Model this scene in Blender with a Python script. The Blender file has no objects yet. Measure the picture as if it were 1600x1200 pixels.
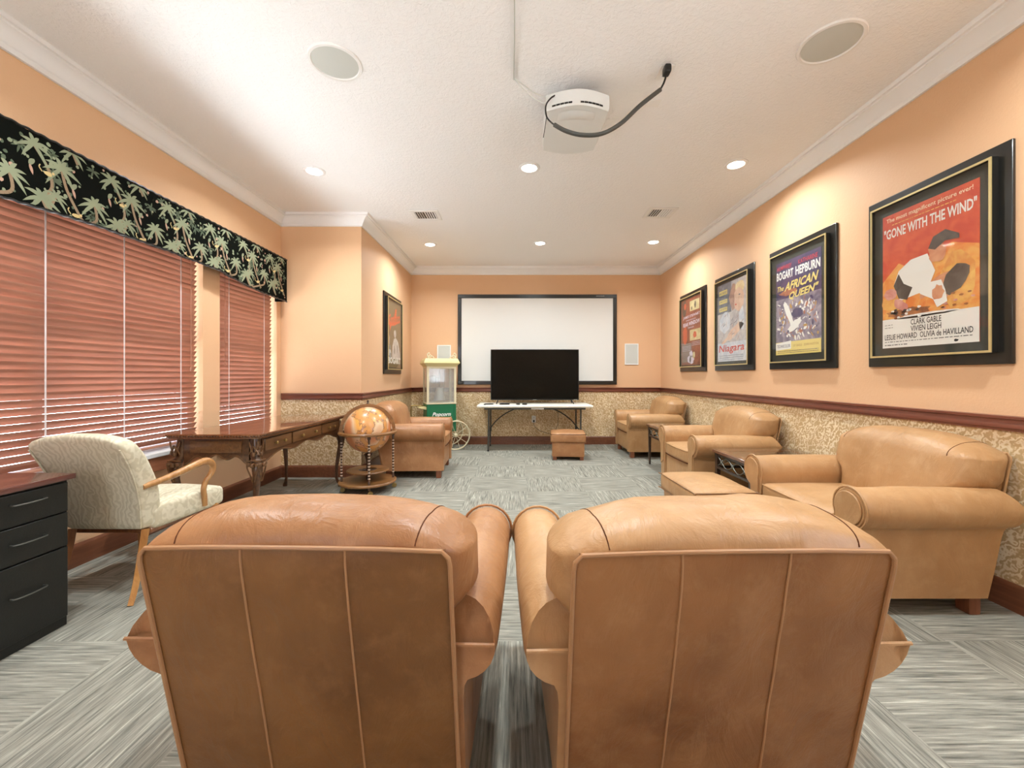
import bpy, bmesh, math, random
from mathutils import Vector, Matrix, noise
S = bpy.context.scene
C = S.collection
PI = math.pi
R = math.radians
random.seed(7)

# ------------------------------------------------------------------ camera, world, exposure
cam_d = bpy.data.cameras.new('camera')
cam = bpy.data.objects.new('camera', cam_d); C.objects.link(cam)
cam.location = (0, 0, 1.2); cam.rotation_euler = (R(90), 0, 0)
cam_d.sensor_width = 36; cam_d.lens = 36 * 650 / 1600
cam_d.shift_x = -5 / 1600; cam_d.shift_y = -13 / 1600
cam_d.clip_start = 0.05
S.camera = cam
S.view_settings.view_transform = 'Standard'
S.view_settings.look = 'None'
S.view_settings.gamma = 1
S.view_settings.use_curve_mapping = False
S.view_settings.exposure = 0.17
W = bpy.data.worlds.new('world'); S.world = W; W.use_nodes = True
bg = W.node_tree.nodes['Background']
# bright hazy sky above, brighter half below the horizon added to light the ceiling
_t = W.node_tree; _tc = _t.nodes.new('ShaderNodeTexCoord'); _sp = _t.nodes.new('ShaderNodeSeparateXYZ'); _r = _t.nodes.new('ShaderNodeValToRGB')
_t.links.new(_tc.outputs['Generated'], _sp.inputs[0])
_m = _t.nodes.new('ShaderNodeMath'); _m.operation = 'MULTIPLY_ADD'; _m.inputs[1].default_value = .5; _m.inputs[2].default_value = .5
_t.links.new(_sp.outputs[2], _m.inputs[0]); _t.links.new(_m.outputs[0], _r.inputs[0])
_e = _r.color_ramp.elements; _e[0].position = .47; _e[0].color = (.93, .98, 1, 1); _e[1].position = .52; _e[1].color = (.27, .32, .40, 1)
_t.links.new(_r.outputs[0], bg.inputs[0])
bg.inputs[1].default_value = 13.0
LAMP = 23.0          # watts of each ceiling downlight
DOWNLIGHTS = [(-1.855, 3.84), (.128, 3.78), (1.975, 3.72), (-1.226, 5.99), (.356, 5.93), (1.954, 5.88)]
DOWNLIGHTS_UNSEEN = [(-1.855, 1.55), (.128, 1.5), (1.975, 1.45)]  # unseen row added for light, spaced on from the visible rows
CEIL = 3.09

# ------------------------------------------------------------------ material helpers
def s2l(c):
    return tuple(((x/255)/12.92 if x/255 <= .04045 else ((x/255+.055)/1.055)**2.4) for x in c) + (1,)
class NT:
    def __init__(s, name):
        s.m = bpy.data.materials.new(name); s.m.use_nodes = True
        s.t = s.m.node_tree; s.b = s.t.nodes['Principled BSDF']; s.out = s.t.nodes['Material Output']
    def n(s, t, **k):
        x = s.t.nodes.new(t)
        for a, v in k.items(): setattr(x, a, v)
        return x
    def l(s, a, b): s.t.links.new(a, b)
    def val(s, node, **k):
        for a, v in k.items(): node.inputs[a.replace('_', ' ')].default_value = v
        return node
    def math(s, op, a, b=None, c=None):
        x = s.n('ShaderNodeMath', operation=op)
        for i, v in enumerate((a, b, c)):
            if v is None: continue
            if isinstance(v, (int, float)): x.inputs[i].default_value = v
            else: s.l(v, x.inputs[i])
        return x.outputs[0]
    def mix(s, fac, a, b, blend='MIX'):
        x = s.n('ShaderNodeMix', data_type='RGBA', blend_type=blend)
        if isinstance(fac, (int, float)): x.inputs[0].default_value = fac
        else: s.l(fac, x.inputs[0])
        for i, v in ((6, a), (7, b)):
            if isinstance(v, tuple): x.inputs[i].default_value = v
            else: s.l(v, x.inputs[i])
        return x.outputs[2]
    def coord(s, scale=(1, 1, 1), out='Object', loc=(0, 0, 0), rot=(0, 0, 0)):
        tc = s.n('ShaderNodeTexCoord'); mp = s.n('ShaderNodeMapping')
        s.l(tc.outputs[out], mp.inputs[0]); mp.inputs['Scale'].default_value = scale
        mp.inputs['Location'].default_value = loc; mp.inputs['Rotation'].default_value = rot
        return mp.outputs[0]
    def noise(s, vec, scale=5, detail=3, rough=.5, dist=0):
        x = s.n('ShaderNodeTexNoise'); s.l(vec, x.inputs['Vector'])
        x.inputs['Scale'].default_value = scale; x.inputs['Detail'].default_value = detail
        x.inputs['Roughness'].default_value = rough; x.inputs['Distortion'].default_value = dist
        return x.outputs[0]
    def ramp(s, fac, stops):
        x = s.n('ShaderNodeValToRGB'); s.l(fac, x.inputs[0])
        e = x.color_ramp.elements
        while len(e) < len(stops): e.new(.5)
        for i, (p, c) in enumerate(stops): e[i].position = p; e[i].color = c
        return x.outputs[0]
    def bump(s, h, strength=.3, dist=.01, prev=None):
        x = s.n('ShaderNodeBump'); s.l(h, x.inputs['Height'])
        x.inputs['Strength'].default_value = strength; x.inputs['Distance'].default_value = dist
        if prev: s.l(prev, x.inputs['Normal'])
        return x.outputs[0]
    def col(s, c):
        if isinstance(c, tuple): s.b.inputs['Base Color'].default_value = c
        else: s.l(c, s.b.inputs['Base Color'])
    def nor(s, n): s.l(n, s.b.inputs['Normal'])
    def set(s, rough=.5, metal=0, spec=.5, coat=0):
        s.b.inputs['Roughness'].default_value = rough; s.b.inputs['Metallic'].default_value = metal
        s.b.inputs['Specular IOR Level'].default_value = spec; s.b.inputs['Coat Weight'].default_value = coat

def plain(name, rgb, rough=.5, metal=0, spec=.5, vary=.06, bump=0, bscale=60, coat=0):
    t = NT(name); c = s2l(rgb); d = tuple(x*(1-vary*2) for x in c[:3]) + (1,)
    v = t.coord()
    t.col(t.mix(t.noise(v, 7, 3), c, d)); t.set(rough, metal, spec, coat)
    if bump: t.nor(t.bump(t.noise(v, bscale, 3), bump, .004))
    return t.m

def wood(name, c1, c2, axis='x', rough=.4, scale=1.0, coat=0):
    t = NT(name); sc = {'x': (1.2, 16, 16), 'y': (16, 1.2, 16), 'z': (16, 16, 1.2)}[axis]
    v = t.coord(tuple(a*scale for a in sc))
    f = t.noise(v, 2.2, 6, .62, .8)
    t.col(t.ramp(f, [(.3, s2l(c1)), (.68, s2l(c2))])); t.set(rough, coat=coat)
    t.nor(t.bump(f, .08, .002)); return t.m

def leather(name, c1, c2, c3, seed=0):
    t = NT(name); v = t.coord(loc=(seed, seed*.7, 0))
    big = t.noise(v, 2.6, 4, .55, .4); mid = t.noise(v, 13, 5, .65)
    c = t.ramp(big, [(.3, s2l(c2)), (.62, s2l(c1))])
    c = t.mix(t.ramp(mid, [(.5, (0, 0, 0, 1)), (.85, (.55,)*3+(1,))]), c, s2l(c3))
    t.col(c); t.set(.42, spec=.5)
    vo = t.n('ShaderNodeTexVoronoi'); t.l(v, vo.inputs['Vector']); vo.inputs['Scale'].default_value = 260
    wr = t.noise(t.coord((1, 1, .55)), 9, 5, .6, 1.2)
    b = t.bump(vo.outputs[0], .12, .0012)
    b = t.bump(wr, .5, .014, b); t.nor(b)
    rr = t.ramp(mid, [(.3, (.36,)*3+(1,)), (.8, (.5,)*3+(1,))]); t.l(rr, t.b.inputs['Roughness'])
    return t.m

M = {}
M['leather_red'] = leather('leather_red', (176, 127, 85), (152, 103, 63), (198, 156, 112), 3)
M['leather_tan'] = leather('leather_tan', (190, 148, 103), (170, 127, 82), (208, 170, 128), 9)
M['leather_back'] = leather('leather_back', (134, 92, 48), (106, 68, 32), (158, 114, 70), 5)
M['leather_back_tan'] = leather('leather_back_tan', (156, 108, 64), (124, 79, 42), (178, 134, 90), 15)
M['piping_light'] = plain('piping_light', (178, 132, 90), .45)
M['seam_dark'] = plain('seam_dark', (96, 58, 38), .9, spec=.1)
M['foot_wood'] = wood('foot_wood', (110, 62, 38), (140, 85, 55), 'z')
M['white'] = plain('white', (240, 240, 238), .45, vary=.01)
M['trim_white'] = plain('trim_white', (243, 243, 243), .35, vary=.01)
M['grille'] = plain('grille', (208, 211, 205), .7, vary=.02, bump=.4, bscale=900)
M['black'] = plain('black', (22, 22, 22), .35)
M['frame_black'] = plain('frame_black', (30, 29, 26), .3, coat=.3)
M['gold'] = plain('gold', (215, 196, 140), .35, .55)
M['mat_board'] = plain('mat_board', (62, 62, 52), .7)
M['paint'] = NT('paint'); t = M['paint']; v = t.coord()
t.col(t.mix(t.noise(v, 1.7, 3), s2l((228, 187, 149)), s2l((223, 180, 140)))); t.set(.55, spec=.3)
t.nor(t.bump(t.noise(v, 70, 4, .6), .35, .004)); M['paint'] = t.m
t = NT('ceiling'); v = t.coord(); t.col(s2l((247, 247, 247))); t.set(.8, spec=.2)
f = t.noise(v, 40, 4, .6, .5); f = t.ramp(f, [(.42, (0, 0, 0, 1)), (.6, (1, 1, 1, 1))])
t.nor(t.bump(f, .4, .004)); M['ceiling'] = t.m
t = NT('wallpaper'); v = t.coord((1, 1, 1))
w = t.n('ShaderNodeTexWave', wave_type='BANDS', bands_direction='DIAGONAL'); t.l(v, w.inputs['Vector'])
t.val(w, Scale=9.0, Distortion=13.0, Detail=2.5, Detail_Scale=2.4, Detail_Roughness=.55)
n2 = t.noise(v, 6, 3)
c = t.ramp(w.outputs[1], [(.15, s2l((200, 166, 118))), (.5, s2l((220, 190, 144))), (.92, s2l((244, 226, 192)))])
c = t.mix(t.ramp(n2, [(.4, (0, 0, 0, 1)), (.7, (.45,)*3+(1,))]), c, s2l((192, 160, 116)))
t.col(c); t.set(.55); M['wallpaper'] = t.m
# carpet: 0.61 m tiles laid quarter turned, each streaked along its own direction
t = NT('carpet'); tc = t.n('ShaderNodeTexCoord'); sep = t.n('ShaderNodeSeparateXYZ'); t.l(tc.outputs['Object'], sep.inputs[0])
X, Y = sep.outputs[0], sep.outputs[1]
i = t.math('FLOOR', t.math('DIVIDE', t.math('SUBTRACT', X, .12), .61))
j = t.math('FLOOR', t.math('DIVIDE', t.math('SUBTRACT', Y, .05), .61))
par = t.math('MODULO', t.math('ADD', t.math('ADD', i, j), 100.0), 2.0)
off = t.math('MULTIPLY', t.math('ADD', t.math('MULTIPLY', i, 7.31), t.math('MULTIPLY', j, 3.77)), 5.3)
def streak(ax, ay, sc_a, sc_b):
    cb = t.n('ShaderNodeCombineXYZ')
    t.l(t.math('MULTIPLY', ax, sc_a), cb.inputs[0]); t.l(t.math('MULTIPLY', ay, sc_b), cb.inputs[1]); t.l(off, cb.inputs[2])
    return cb.outputs[0]
mixv = t.n('ShaderNodeMix', data_type='VECTOR'); t.l(par, mixv.inputs[0])
t.l(streak(Y, X, 105, 4.5), mixv.inputs[4]); t.l(streak(X, Y, 105, 4.5), mixv.inputs[5])
fs = t.noise(mixv.outputs[1], 1.0, 4, .62)
fs2 = t.noise(tc.outputs['Object'], 300, 2)
tone = t.noise(streak(i, j, 9.1, 5.7), 1.0, 0)
c = t.ramp(fs, [(.28, s2l((90, 89, 82))), (.46, s2l((136, 134, 124))), (.6, s2l((158, 155, 143))), (.76, s2l((208, 205, 190)))])
c = t.mix(.12, c, fs2, 'OVERLAY'); t.col(c); t.set(.95, spec=.1)
t.nor(t.bump(fs, .5, .004)); M['carpet'] = t.m
M['mahogany'] = wood('mahogany', (106, 58, 44), (132, 76, 58), 'y', .35, coat=.2)
M['mahogany_x'] = wood('mahogany_x', (106, 58, 44), (132, 76, 58), 'x', .35, coat=.2)
M['base_wood'] = wood('base_wood', (106, 62, 42), (130, 82, 56), 'y', .4)
M['desk_wood'] = wood('desk_wood', (62, 38, 22), (104, 68, 42), 'y', .3, coat=.4)
M['desk_top'] = wood('desk_top', (98, 58, 34), (138, 88, 54), 'y', .16, coat=.8)
M['desk_panel'] = wood('desk_panel', (80, 50, 26), (118, 82, 48), 'y', .35, coat=.3)
M['blind'] = wood('blind', (154, 104, 84), (176, 126, 104), 'y', .38, .6)
M['tape'] = plain('tape', (225, 215, 215), .7)
M['sill_wood'] = wood('sill_wood', (150, 92, 62), (176, 116, 84), 'y', .4)
M['chair_wood'] = wood('chair_wood', (158, 104, 52), (196, 146, 88), 'z', .3, coat=.5)
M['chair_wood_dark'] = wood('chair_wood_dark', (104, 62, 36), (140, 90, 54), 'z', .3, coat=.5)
t = NT('brocade'); v = t.coord()
w = t.n('ShaderNodeTexWave', wave_type='BANDS'); t.l(v, w.inputs['Vector']); t.val(w, Scale=11.0, Distortion=14.0, Detail=2.0, Detail_Scale=1.3)
c = t.ramp(w.outputs[1], [(.3, s2l((220, 212, 188))), (.75, s2l((204, 195, 168)))])
t.col(c); t.set(.75, spec=.2); t.nor(t.bump(w.outputs[1], .2, .004)); M['brocade'] = t.m
M['charcoal_wood'] = plain('charcoal_wood', (18, 20, 17), .45, bump=.2, bscale=120)
M['cab_top'] = wood('cab_top', (84, 48, 42), (110, 66, 56), 'y', .25, coat=.5)
M['steel'] = plain('steel', (190, 190, 188), .25, 1)
M['brass'] = plain('brass', (176, 150, 96), .35, .9)
M['dull_steel'] = plain('dull_steel', (112, 112, 106), .4, .9)
M['iron'] = plain('iron', (64, 66, 60), .45, .5)
M['iron_light'] = plain('iron_light', (120, 122, 112), .4, .7)
M['table_dark'] = wood('table_dark', (48, 36, 30), (74, 56, 44), 'y', .3, coat=.3)
M['table_top'] = wood('table_top', (104, 68, 50), (134, 92, 68), 'y', .18, coat=.8)
M['plastic_white'] = plain('plastic_white', (240, 236, 222), .45, vary=.01)
M['grey_metal'] = plain('grey_metal', (86, 86, 82), .45, .5)
t = NT('projection'); t.col(s2l((226, 224, 219))); t.set(.9, spec=.1); M['projection'] = t.m
t = NT('tv_screen'); t.col(s2l((10, 12, 10))); t.set(.12, spec=.2); M['tv_screen'] = t.m
M['green'] = plain('green', (20, 112, 72), .4)
M['cream'] = plain('cream', (232, 218, 160), .4)
M['cream_pale'] = plain('cream_pale', (226, 214, 180), .4)
M['globe_wood'] = wood('globe_wood', (112, 72, 36), (150, 104, 58), 'x', .4, coat=.15)
M['globe_dark'] = wood('globe_dark', (56, 36, 24), (86, 58, 38), 'z', .3, coat=.4)
M['bead'] = plain('bead', (200, 176, 156), .3)
t = NT('globe_map'); v = t.coord()
nn = t.noise(v, 4.6, 6, .6, .35)
land = t.ramp(nn, [(.47, (0, 0, 0, 1)), (.485, (1, 1, 1, 1))])
coast = t.ramp(nn, [(.455, (0, 0, 0, 1)), (.475, (1, 1, 1, 1)), (.495, (0, 0, 0, 1))])
lc = t.ramp(t.noise(v, 3.1, 1), [(.4, s2l((238, 170, 84))), (.5, s2l((228, 196, 160))), (.6, s2l((214, 140, 92)))])
c = t.mix(land, s2l((214, 150, 84)), lc); c = t.mix(coast, c, s2l((130, 92, 74))); t.col(c); t.set(.3, coat=.4); M['globe_map'] = t.m
def glass(name, tint=(1, 1, 1, 1), gloss=1.0, rough=.02, haze=0):
    t = NT(name); t.t.nodes.remove(t.b)
    tr = t.n('ShaderNodeBsdfTransparent'); tr.inputs[0].default_value = tint
    gl = t.n('ShaderNodeBsdfGlossy'); gl.inputs['Roughness'].default_value = rough
    lw = t.n('ShaderNodeLayerWeight'); lw.inputs[0].default_value = .5
    fr = t.math('ADD', .04, t.math('MULTIPLY', .9, t.math('POWER', lw.outputs['Facing'], 5.0)))
    mx = t.n('ShaderNodeMixShader'); t.l(t.math('MULTIPLY', fr, gloss), mx.inputs[0])
    t.l(tr.outputs[0], mx.inputs[1]); t.l(gl.outputs[0], mx.inputs[2]); o_ = mx.outputs[0]
    if haze:
        df = t.n('ShaderNodeBsdfDiffuse'); m2 = t.n('ShaderNodeMixShader'); m2.inputs[0].default_value = haze
        t.l(o_, m2.inputs[1]); t.l(df.outputs[0], m2.inputs[2]); o_ = m2.outputs[0]
    t.l(o_, t.out.inputs[0]); return t.m
M['glass'] = glass('glass'); M['case_glass'] = glass('case_glass', (.95, .96, .95, 1), 1.2, .05, .14)
M['picture_glass'] = glass('picture_glass', (.97, .97, .97, 1), .8, .04)
def emit(name, rgb, st):
    t = NT(name); t.col(rgb); t.b.inputs['Emission Color'].default_value = rgb; t.b.inputs['Emission Strength'].default_value = st; return t.m
M['lens'] = emit('lens', (1, .93, .82, 1), 14)
M['proj_body'] = plain('proj_body', (226, 228, 226), .4, vary=.01)
M['proj_vent'] = plain('proj_vent', (170, 172, 170), .5, vary=.02)
M['cable_grey'] = plain('cable_grey', (70, 70, 66), .5)
M['fabric_black'] = plain('fabric_black', (15, 17, 13), .9, spec=.05, bump=.3, bscale=500)
M['palm_green'] = plain('palm_green', (156, 162, 132), .85, vary=.2, spec=.1)
M['palm_dim'] = plain('palm_dim', (92, 104, 80), .85, vary=.2)
M['palm_trunk'] = plain('palm_trunk', (150, 126, 98), .85, vary=.1)
M['monkey'] = plain('monkey', (212, 186, 128), .85)
M['pinkish'] = plain('pinkish', (190, 150, 128), .85)
M['outlet'] = plain('outlet', (244, 243, 240), .45, vary=.01)
M['galv'] = plain('galv', (196, 198, 196), .35, .3)

# ------------------------------------------------------------------ mesh helpers
class MB:
    def __init__(s): s.v = []; s.f = []; s.m = []
    def add(s, vs, fs, m=0, T=None):
        o = len(s.v)
        s.v += [tuple(T @ Vector(p)) if T else tuple(p) for p in vs]
        s.f += [tuple(o+i for i in f) for f in fs]; s.m += [m]*len(fs); return s
    def box(s, x0, x1, y0, y1, z0, z1, m=0, T=None):
        v = [(x, y, z) for z in (z0, z1) for y in (y0, y1) for x in (x0, x1)]
        return s.add(v, [(0, 2, 3, 1), (4, 5, 7, 6), (0, 1, 5, 4), (2, 6, 7, 3), (0, 4, 6, 2), (1, 3, 7, 5)], m, T)
    def grid(s, fn, nu, nv, m=0, cu=False, cv=False, T=None):
        vs = [fn(i/(nu if cu else nu-1), j/(nv if cv else nv-1)) for i in range(nu) for j in range(nv)]
        fs = []
        for i in range(nu if cu else nu-1):
            for j in range(nv if cv else nv-1):
                a = i*nv+j; b = ((i+1) % nu)*nv+j; c = ((i+1) % nu)*nv+(j+1) % nv; d = i*nv+(j+1) % nv
                fs.append((a, b, c, d))
        return s.add(vs, fs, m, T)
    def tube(s, pts, r=.01, n=8, m=0, closed=False, T=None):
        P = [Vector(p) for p in pts]; k = len(P); rr = r if isinstance(r, (list, tuple)) else [r]*k
        vs = []; up = None
        for i in range(k):
            a = P[(i-1) % k] if (closed or i > 0) else P[i]; b = P[(i+1) % k] if (closed or i < k-1) else P[i]
            d = (b-a).normalized()
            if up is None: up = Vector((0, 0, 1)) if abs(d.z) < .9 else Vector((1, 0, 0))
            u = (up - d*up.dot(d)).normalized(); w = d.cross(u); up = u
            for q in range(n):
                t = 2*PI*q/n; vs.append(P[i] + (u*math.cos(t)+w*math.sin(t))*rr[i])
        fs = []
        for i in range(k if closed else k-1):
            for q in range(n):
                a = i*n+q; b = i*n+(q+1) % n; c = ((i+1) % k)*n+(q+1) % n; d = ((i+1) % k)*n+q
                fs.append((a, b, c, d))
        if not closed:
            fs.append(tuple(range(n))[::-1]); fs.append(tuple((k-1)*n+q for q in range(n)))
        return s.add(vs, fs, m, T)
    def lathe(s, prof, n=32, m=0, T=None):
        vs = [(r*math.cos(2*PI*q/n), r*math.sin(2*PI*q/n), z) for (r, z) in prof for q in range(n)]
        fs = [(i*n+q, i*n+(q+1) % n, (i+1)*n+(q+1) % n, (i+1)*n+q) for i in range(len(prof)-1) for q in range(n)]
        if prof[0][0] > 1e-5: fs.append(tuple(range(n))[::-1])
        if prof[-1][0] > 1e-5: fs.append(tuple((len(prof)-1)*n+q for q in range(n)))
        return s.add(vs, fs, m, T)
    def prism(s, poly, a0, a1, axis='y', m=0, T=None):
        # poly of 2-D points; axis = direction of the extrusion
        def P(u, w, a): return {'y': (u, a, w), 'x': (a, u, w), 'z': (u, w, a)}[axis]
        k = len(poly); vs = [P(u, w, a0) for u, w in poly] + [P(u, w, a1) for u, w in poly]
        fs = [tuple(range(k))[::-1], tuple(range(k, 2*k))] + [(i, (i+1) % k, k+(i+1) % k, k+i) for i in range(k)]
        return s.add(vs, fs, m, T)
    def rbox(s, c, h, r, n=10, m=0, fn=None, T=None):
        vs = []; fs = []; idx = {}
        def key(p):
            k = tuple(round(x, 5) for x in p)
            if k not in idx: idx[k] = len(vs); vs.append(p)
            return idx[k]
        # finer sampling near the rounded edges
        base = sorted(set([-1.0, 1.0] + [-(1-.5*(1-math.cos(PI*i/(n)))*2) for i in range(n+1)]))
        for ax in range(3):
            for sg in (-1, 1):
                o = [a for a in range(3) if a != ax]
                g = []
                for a in base:
                    row = []
                    for b in base:
                        p = [0, 0, 0]; p[ax] = sg; p[o[0]] = a; p[o[1]] = b; row.append(key(tuple(p)))
                    g.append(row)
                for i in range(len(base)-1):
                    for j in range(len(base)-1):
                        f = (g[i][j], g[i+1][j], g[i+1][j+1], g[i][j+1])
                        flip = (sg > 0) == (ax == 1)
                        fs.append(f[::-1] if flip else f)
        out = []
        for p in vs:
            rv = r if isinstance(r, tuple) else (r, r, r)
            q = [p[a]*h[a] for a in range(3)]; cl = [max(-(h[a]-rv[a]), min(h[a]-rv[a], q[a])) for a in range(3)]
            d = Vector([(q[a]-cl[a])/rv[a] for a in range(3)])
            if d.length > 1e-9: d = d.normalized()
            w = Vector([cl[a]+d[a]*rv[a] for a in range(3)])
            if fn: w = Vector(fn(w, h))
            out.append(w+Vector(c))
        return s.add(out, fs, m, T)
    def build(s, name, mats, parent=None, sharp=38, bevel=0, seg=2, fix=True, loc=None):
        me = bpy.data.meshes.new(name); me.from_pydata(s.v, [], s.f)
        if not isinstance(mats, (list, tuple)): mats = [mats]
        for x in mats: me.materials.append(x)
        me.polygons.foreach_set('material_index', s.m); me.polygons.foreach_set('use_smooth', [True]*len(s.f))
        if fix:
            b = bmesh.new(); b.from_mesh(me); bmesh.ops.recalc_face_normals(b, faces=b.faces); b.to_mesh(me); b.free()
        me.set_sharp_from_angle(angle=R(sharp)); me.update()
        o = bpy.data.objects.new(name, me); C.objects.link(o)
        if parent: o.parent = parent
        if loc: o.location = loc
        if bevel:
            md = o.modifiers.new('bevel', 'BEVEL'); md.width = bevel; md.segments = seg; md.limit_method = 'ANGLE'; md.angle_limit = R(35)
        return o
def thing(name, label, cat, loc=(0, 0, 0), rz=0, group=None):
    o = bpy.data.objects.new(name, None); C.objects.link(o); o.empty_display_size = .1
    o.location = loc; o.rotation_euler = (0, 0, rz); return tag(o, label, cat, group)
def tag(o, label, cat, group=None):
    o['label'] = label; o['category'] = cat
    if group: o['group'] = group
    return o
def struct(o): o['kind'] = 'structure'; return o
def copy_tree(o, parent=None):
    c = o.copy(); C.objects.link(c); c.parent = parent
    for ch in list(o.children): copy_tree(ch, c)
    return c
def smoothpath(pts, n=6, closed=False):
    P = [Vector(p) for p in pts]; k = len(P); out = []
    for i in range(k if closed else k-1):
        a = P[(i-1) % k] if (closed or i > 0) else P[0]; b = P[i]; c = P[(i+1) % k]; d = P[(i+2) % k] if (closed or i < k-2) else P[-1]
        for q in range(n):
            t = q/n
            out.append(.5*((2*b)+(-a+c)*t+(2*a-5*b+4*c-d)*t*t+(-a+3*b-3*c+d)*t**3))
    if not closed: out.append(P[-1])
    return out
def text_mesh(txt, bold=0.0):
    cu = bpy.data.curves.new('t', 'FONT'); cu.body = txt; cu.offset = bold; cu.resolution_u = 2
    ob = bpy.data.objects.new('t', cu); C.objects.link(ob)
    me = bpy.data.meshes.new_from_object(ob)
    vs = [tuple(v.co) for v in me.vertices]; fs = [tuple(p.vertices) for p in me.polygons]
    bpy.data.objects.remove(ob); bpy.data.curves.remove(cu); bpy.data.meshes.remove(me)
    return vs, fs
def text_into(mb, txt, u0, u1, w0, w1, depth, m, bold=0.0, shear=0, rise=0):
    """fit txt into the box u0..u1, w0..w1 of a sheet lying in the xz plane, facing -y"""
    vs, fs = text_mesh(txt, bold)
    xs = [v[0] for v in vs]; ys = [v[1] for v in vs]; ax, bx, ay, by = min(xs), max(xs), min(ys), max(ys)
    out = []
    for x, y, z in vs:
        a = (x-ax)/(bx-ax); b = (y-ay)/(by-ay)
        out.append((u0+(u1-u0)*a+shear*(b-.5)*(w1-w0), depth, w0+(w1-w0)*b+rise*(a-.5)*(w1-w0)))
    mb.add(out, fs, m)
# ------------------------------------------------------------------ the room
XR, XL, XB, YB, YJ, YN = 2.55, -2.77, -1.82, 7.28, 4.92, -2.4
RAIL = .95
mb = MB(); mb.box(-3.0, 2.7, YN-.2, 7.45, -.1, 0); struct(mb.build('floor', M['carpet']))
mb = MB(); mb.box(-3.0, 2.7, YN-.2, 7.45, CEIL, CEIL+.1); struct(mb.build('ceiling', M['ceiling']))
PW = [M['paint'], M['wallpaper']]
mb = MB(); mb.box(XR, XR+.12, .4, YB, RAIL, CEIL, 0); mb.box(XR, XR+.12, YN, -1.6, RAIL, CEIL, 0); mb.box(XR, XR+.12, -1.6, .4, 2.5, CEIL, 0); mb.box(XR, XR+.12, YN, YB, 0, RAIL, 1); struct(mb.build('wall_right', PW))
mb = MB(); mb.box(XB-.12, XR+.12, YB, YB+.12, RAIL, CEIL, 0); mb.box(XB-.12, XR+.12, YB, YB+.12, 0, RAIL, 1); struct(mb.build('wall_back', PW))
mb = MB(); mb.box(XB-.12, XB, YJ, YB, RAIL, CEIL, 0); mb.box(XB-.12, XB, YJ, YB, 0, RAIL, 1); struct(mb.build('wall_alcove', PW))
mb = MB(); mb.box(XL-.18, XB-.12, YJ, YJ+.12, RAIL, CEIL, 0); mb.box(XL-.18, XB-.12, YJ, YJ+.12, 0, RAIL, 1); struct(mb.build('wall_jog', PW))
WIN = [(1.3, 3.69, .60, 2.3), (3.90, 4.83, .60, 2.3)]
mb = MB(); x0, x1 = XL-.18, XL
ys = [YN, 1.3, 3.69, 3.90, 4.83, YJ]
for a, b in zip(ys[:-1], ys[1:]):
    w = [q for q in WIN if abs(q[0]-a) < .01]
    if w: mb.box(x0, x1, a, b, 0, w[0][2]); mb.box(x0, x1, a, b, w[0][3], CEIL)
    else: mb.box(x0, x1, a, b, 0, CEIL)
struct(mb.build('wall_left', M['paint']))
mb = MB()   # the wall behind the camera; glazed door at its left added for light
mb.box(-1.5, XR+.12, YN-.12, YN, 0, CEIL); mb.box(XL-.18, -2.55, YN-.12, YN, 0, CEIL); mb.box(-2.55, -1.5, YN-.12, YN, 2.5, CEIL)
struct(mb.build('wall_rear', M['paint']))
d = MB(); d.box(-2.55, -2.45, YN-.09, YN-.03, 0, 2.5); d.box(-1.6, -1.5, YN-.09, YN-.03, 0, 2.5); d.box(-2.45, -1.6, YN-.09, YN-.03, 2.38, 2.5); d.box(-2.45, -1.6, YN-.09, YN-.03, 0, .2)
d = struct(d.build('door_1', M['trim_white']))
g = MB(); g.box(-2.45, -1.6, YN-.065, YN-.06, .2, 2.38); g.build('pane', M['glass'], d)
for k, (a, b, c, e) in enumerate(WIN):
    f = MB(); X0, X1 = XL-.16, XL-.10
    f.box(X0, X1, a, a+.05, c, e); f.box(X0, X1, b-.05, b, c, e); f.box(X0, X1, a+.05, b-.05, c, c+.05); f.box(X0, X1, a+.05, b-.05, e-.05, e)
    f.box(X0, X1, a+.05, b-.05, (c+e)/2-.02, (c+e)/2+.02)
    if b-a > 2: f.box(X0, X1, (a+b)/2-.03, (a+b)/2+.03, c+.05, e-.05)
    w = struct(f.build('window_%d' % (k+1), M['trim_white']))
    g = MB(); g.box(XL-.132, XL-.128, a+.05, b-.05, c+.05, e-.05); g.build('pane', M['glass'], w)
f = MB()   # window behind the camera, added in the right wall to brighten the ceiling
for a_ in ((-1.6, -1.55, .95, 2.5), (.35, .4, .95, 2.5), (-1.55, .35, .95, 1.0), (-1.55, .35, 2.45, 2.5), (-.625, -.575, 1.0, 2.45)): f.box(XR+.03, XR+.08, *a_)
w = struct(f.build('window_3', M['trim_white'])); g = MB(); g.box(XR+.053, XR+.057, -1.55, .35, 1.0, 2.45); g.build('pane', M['glass'], w)
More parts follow.
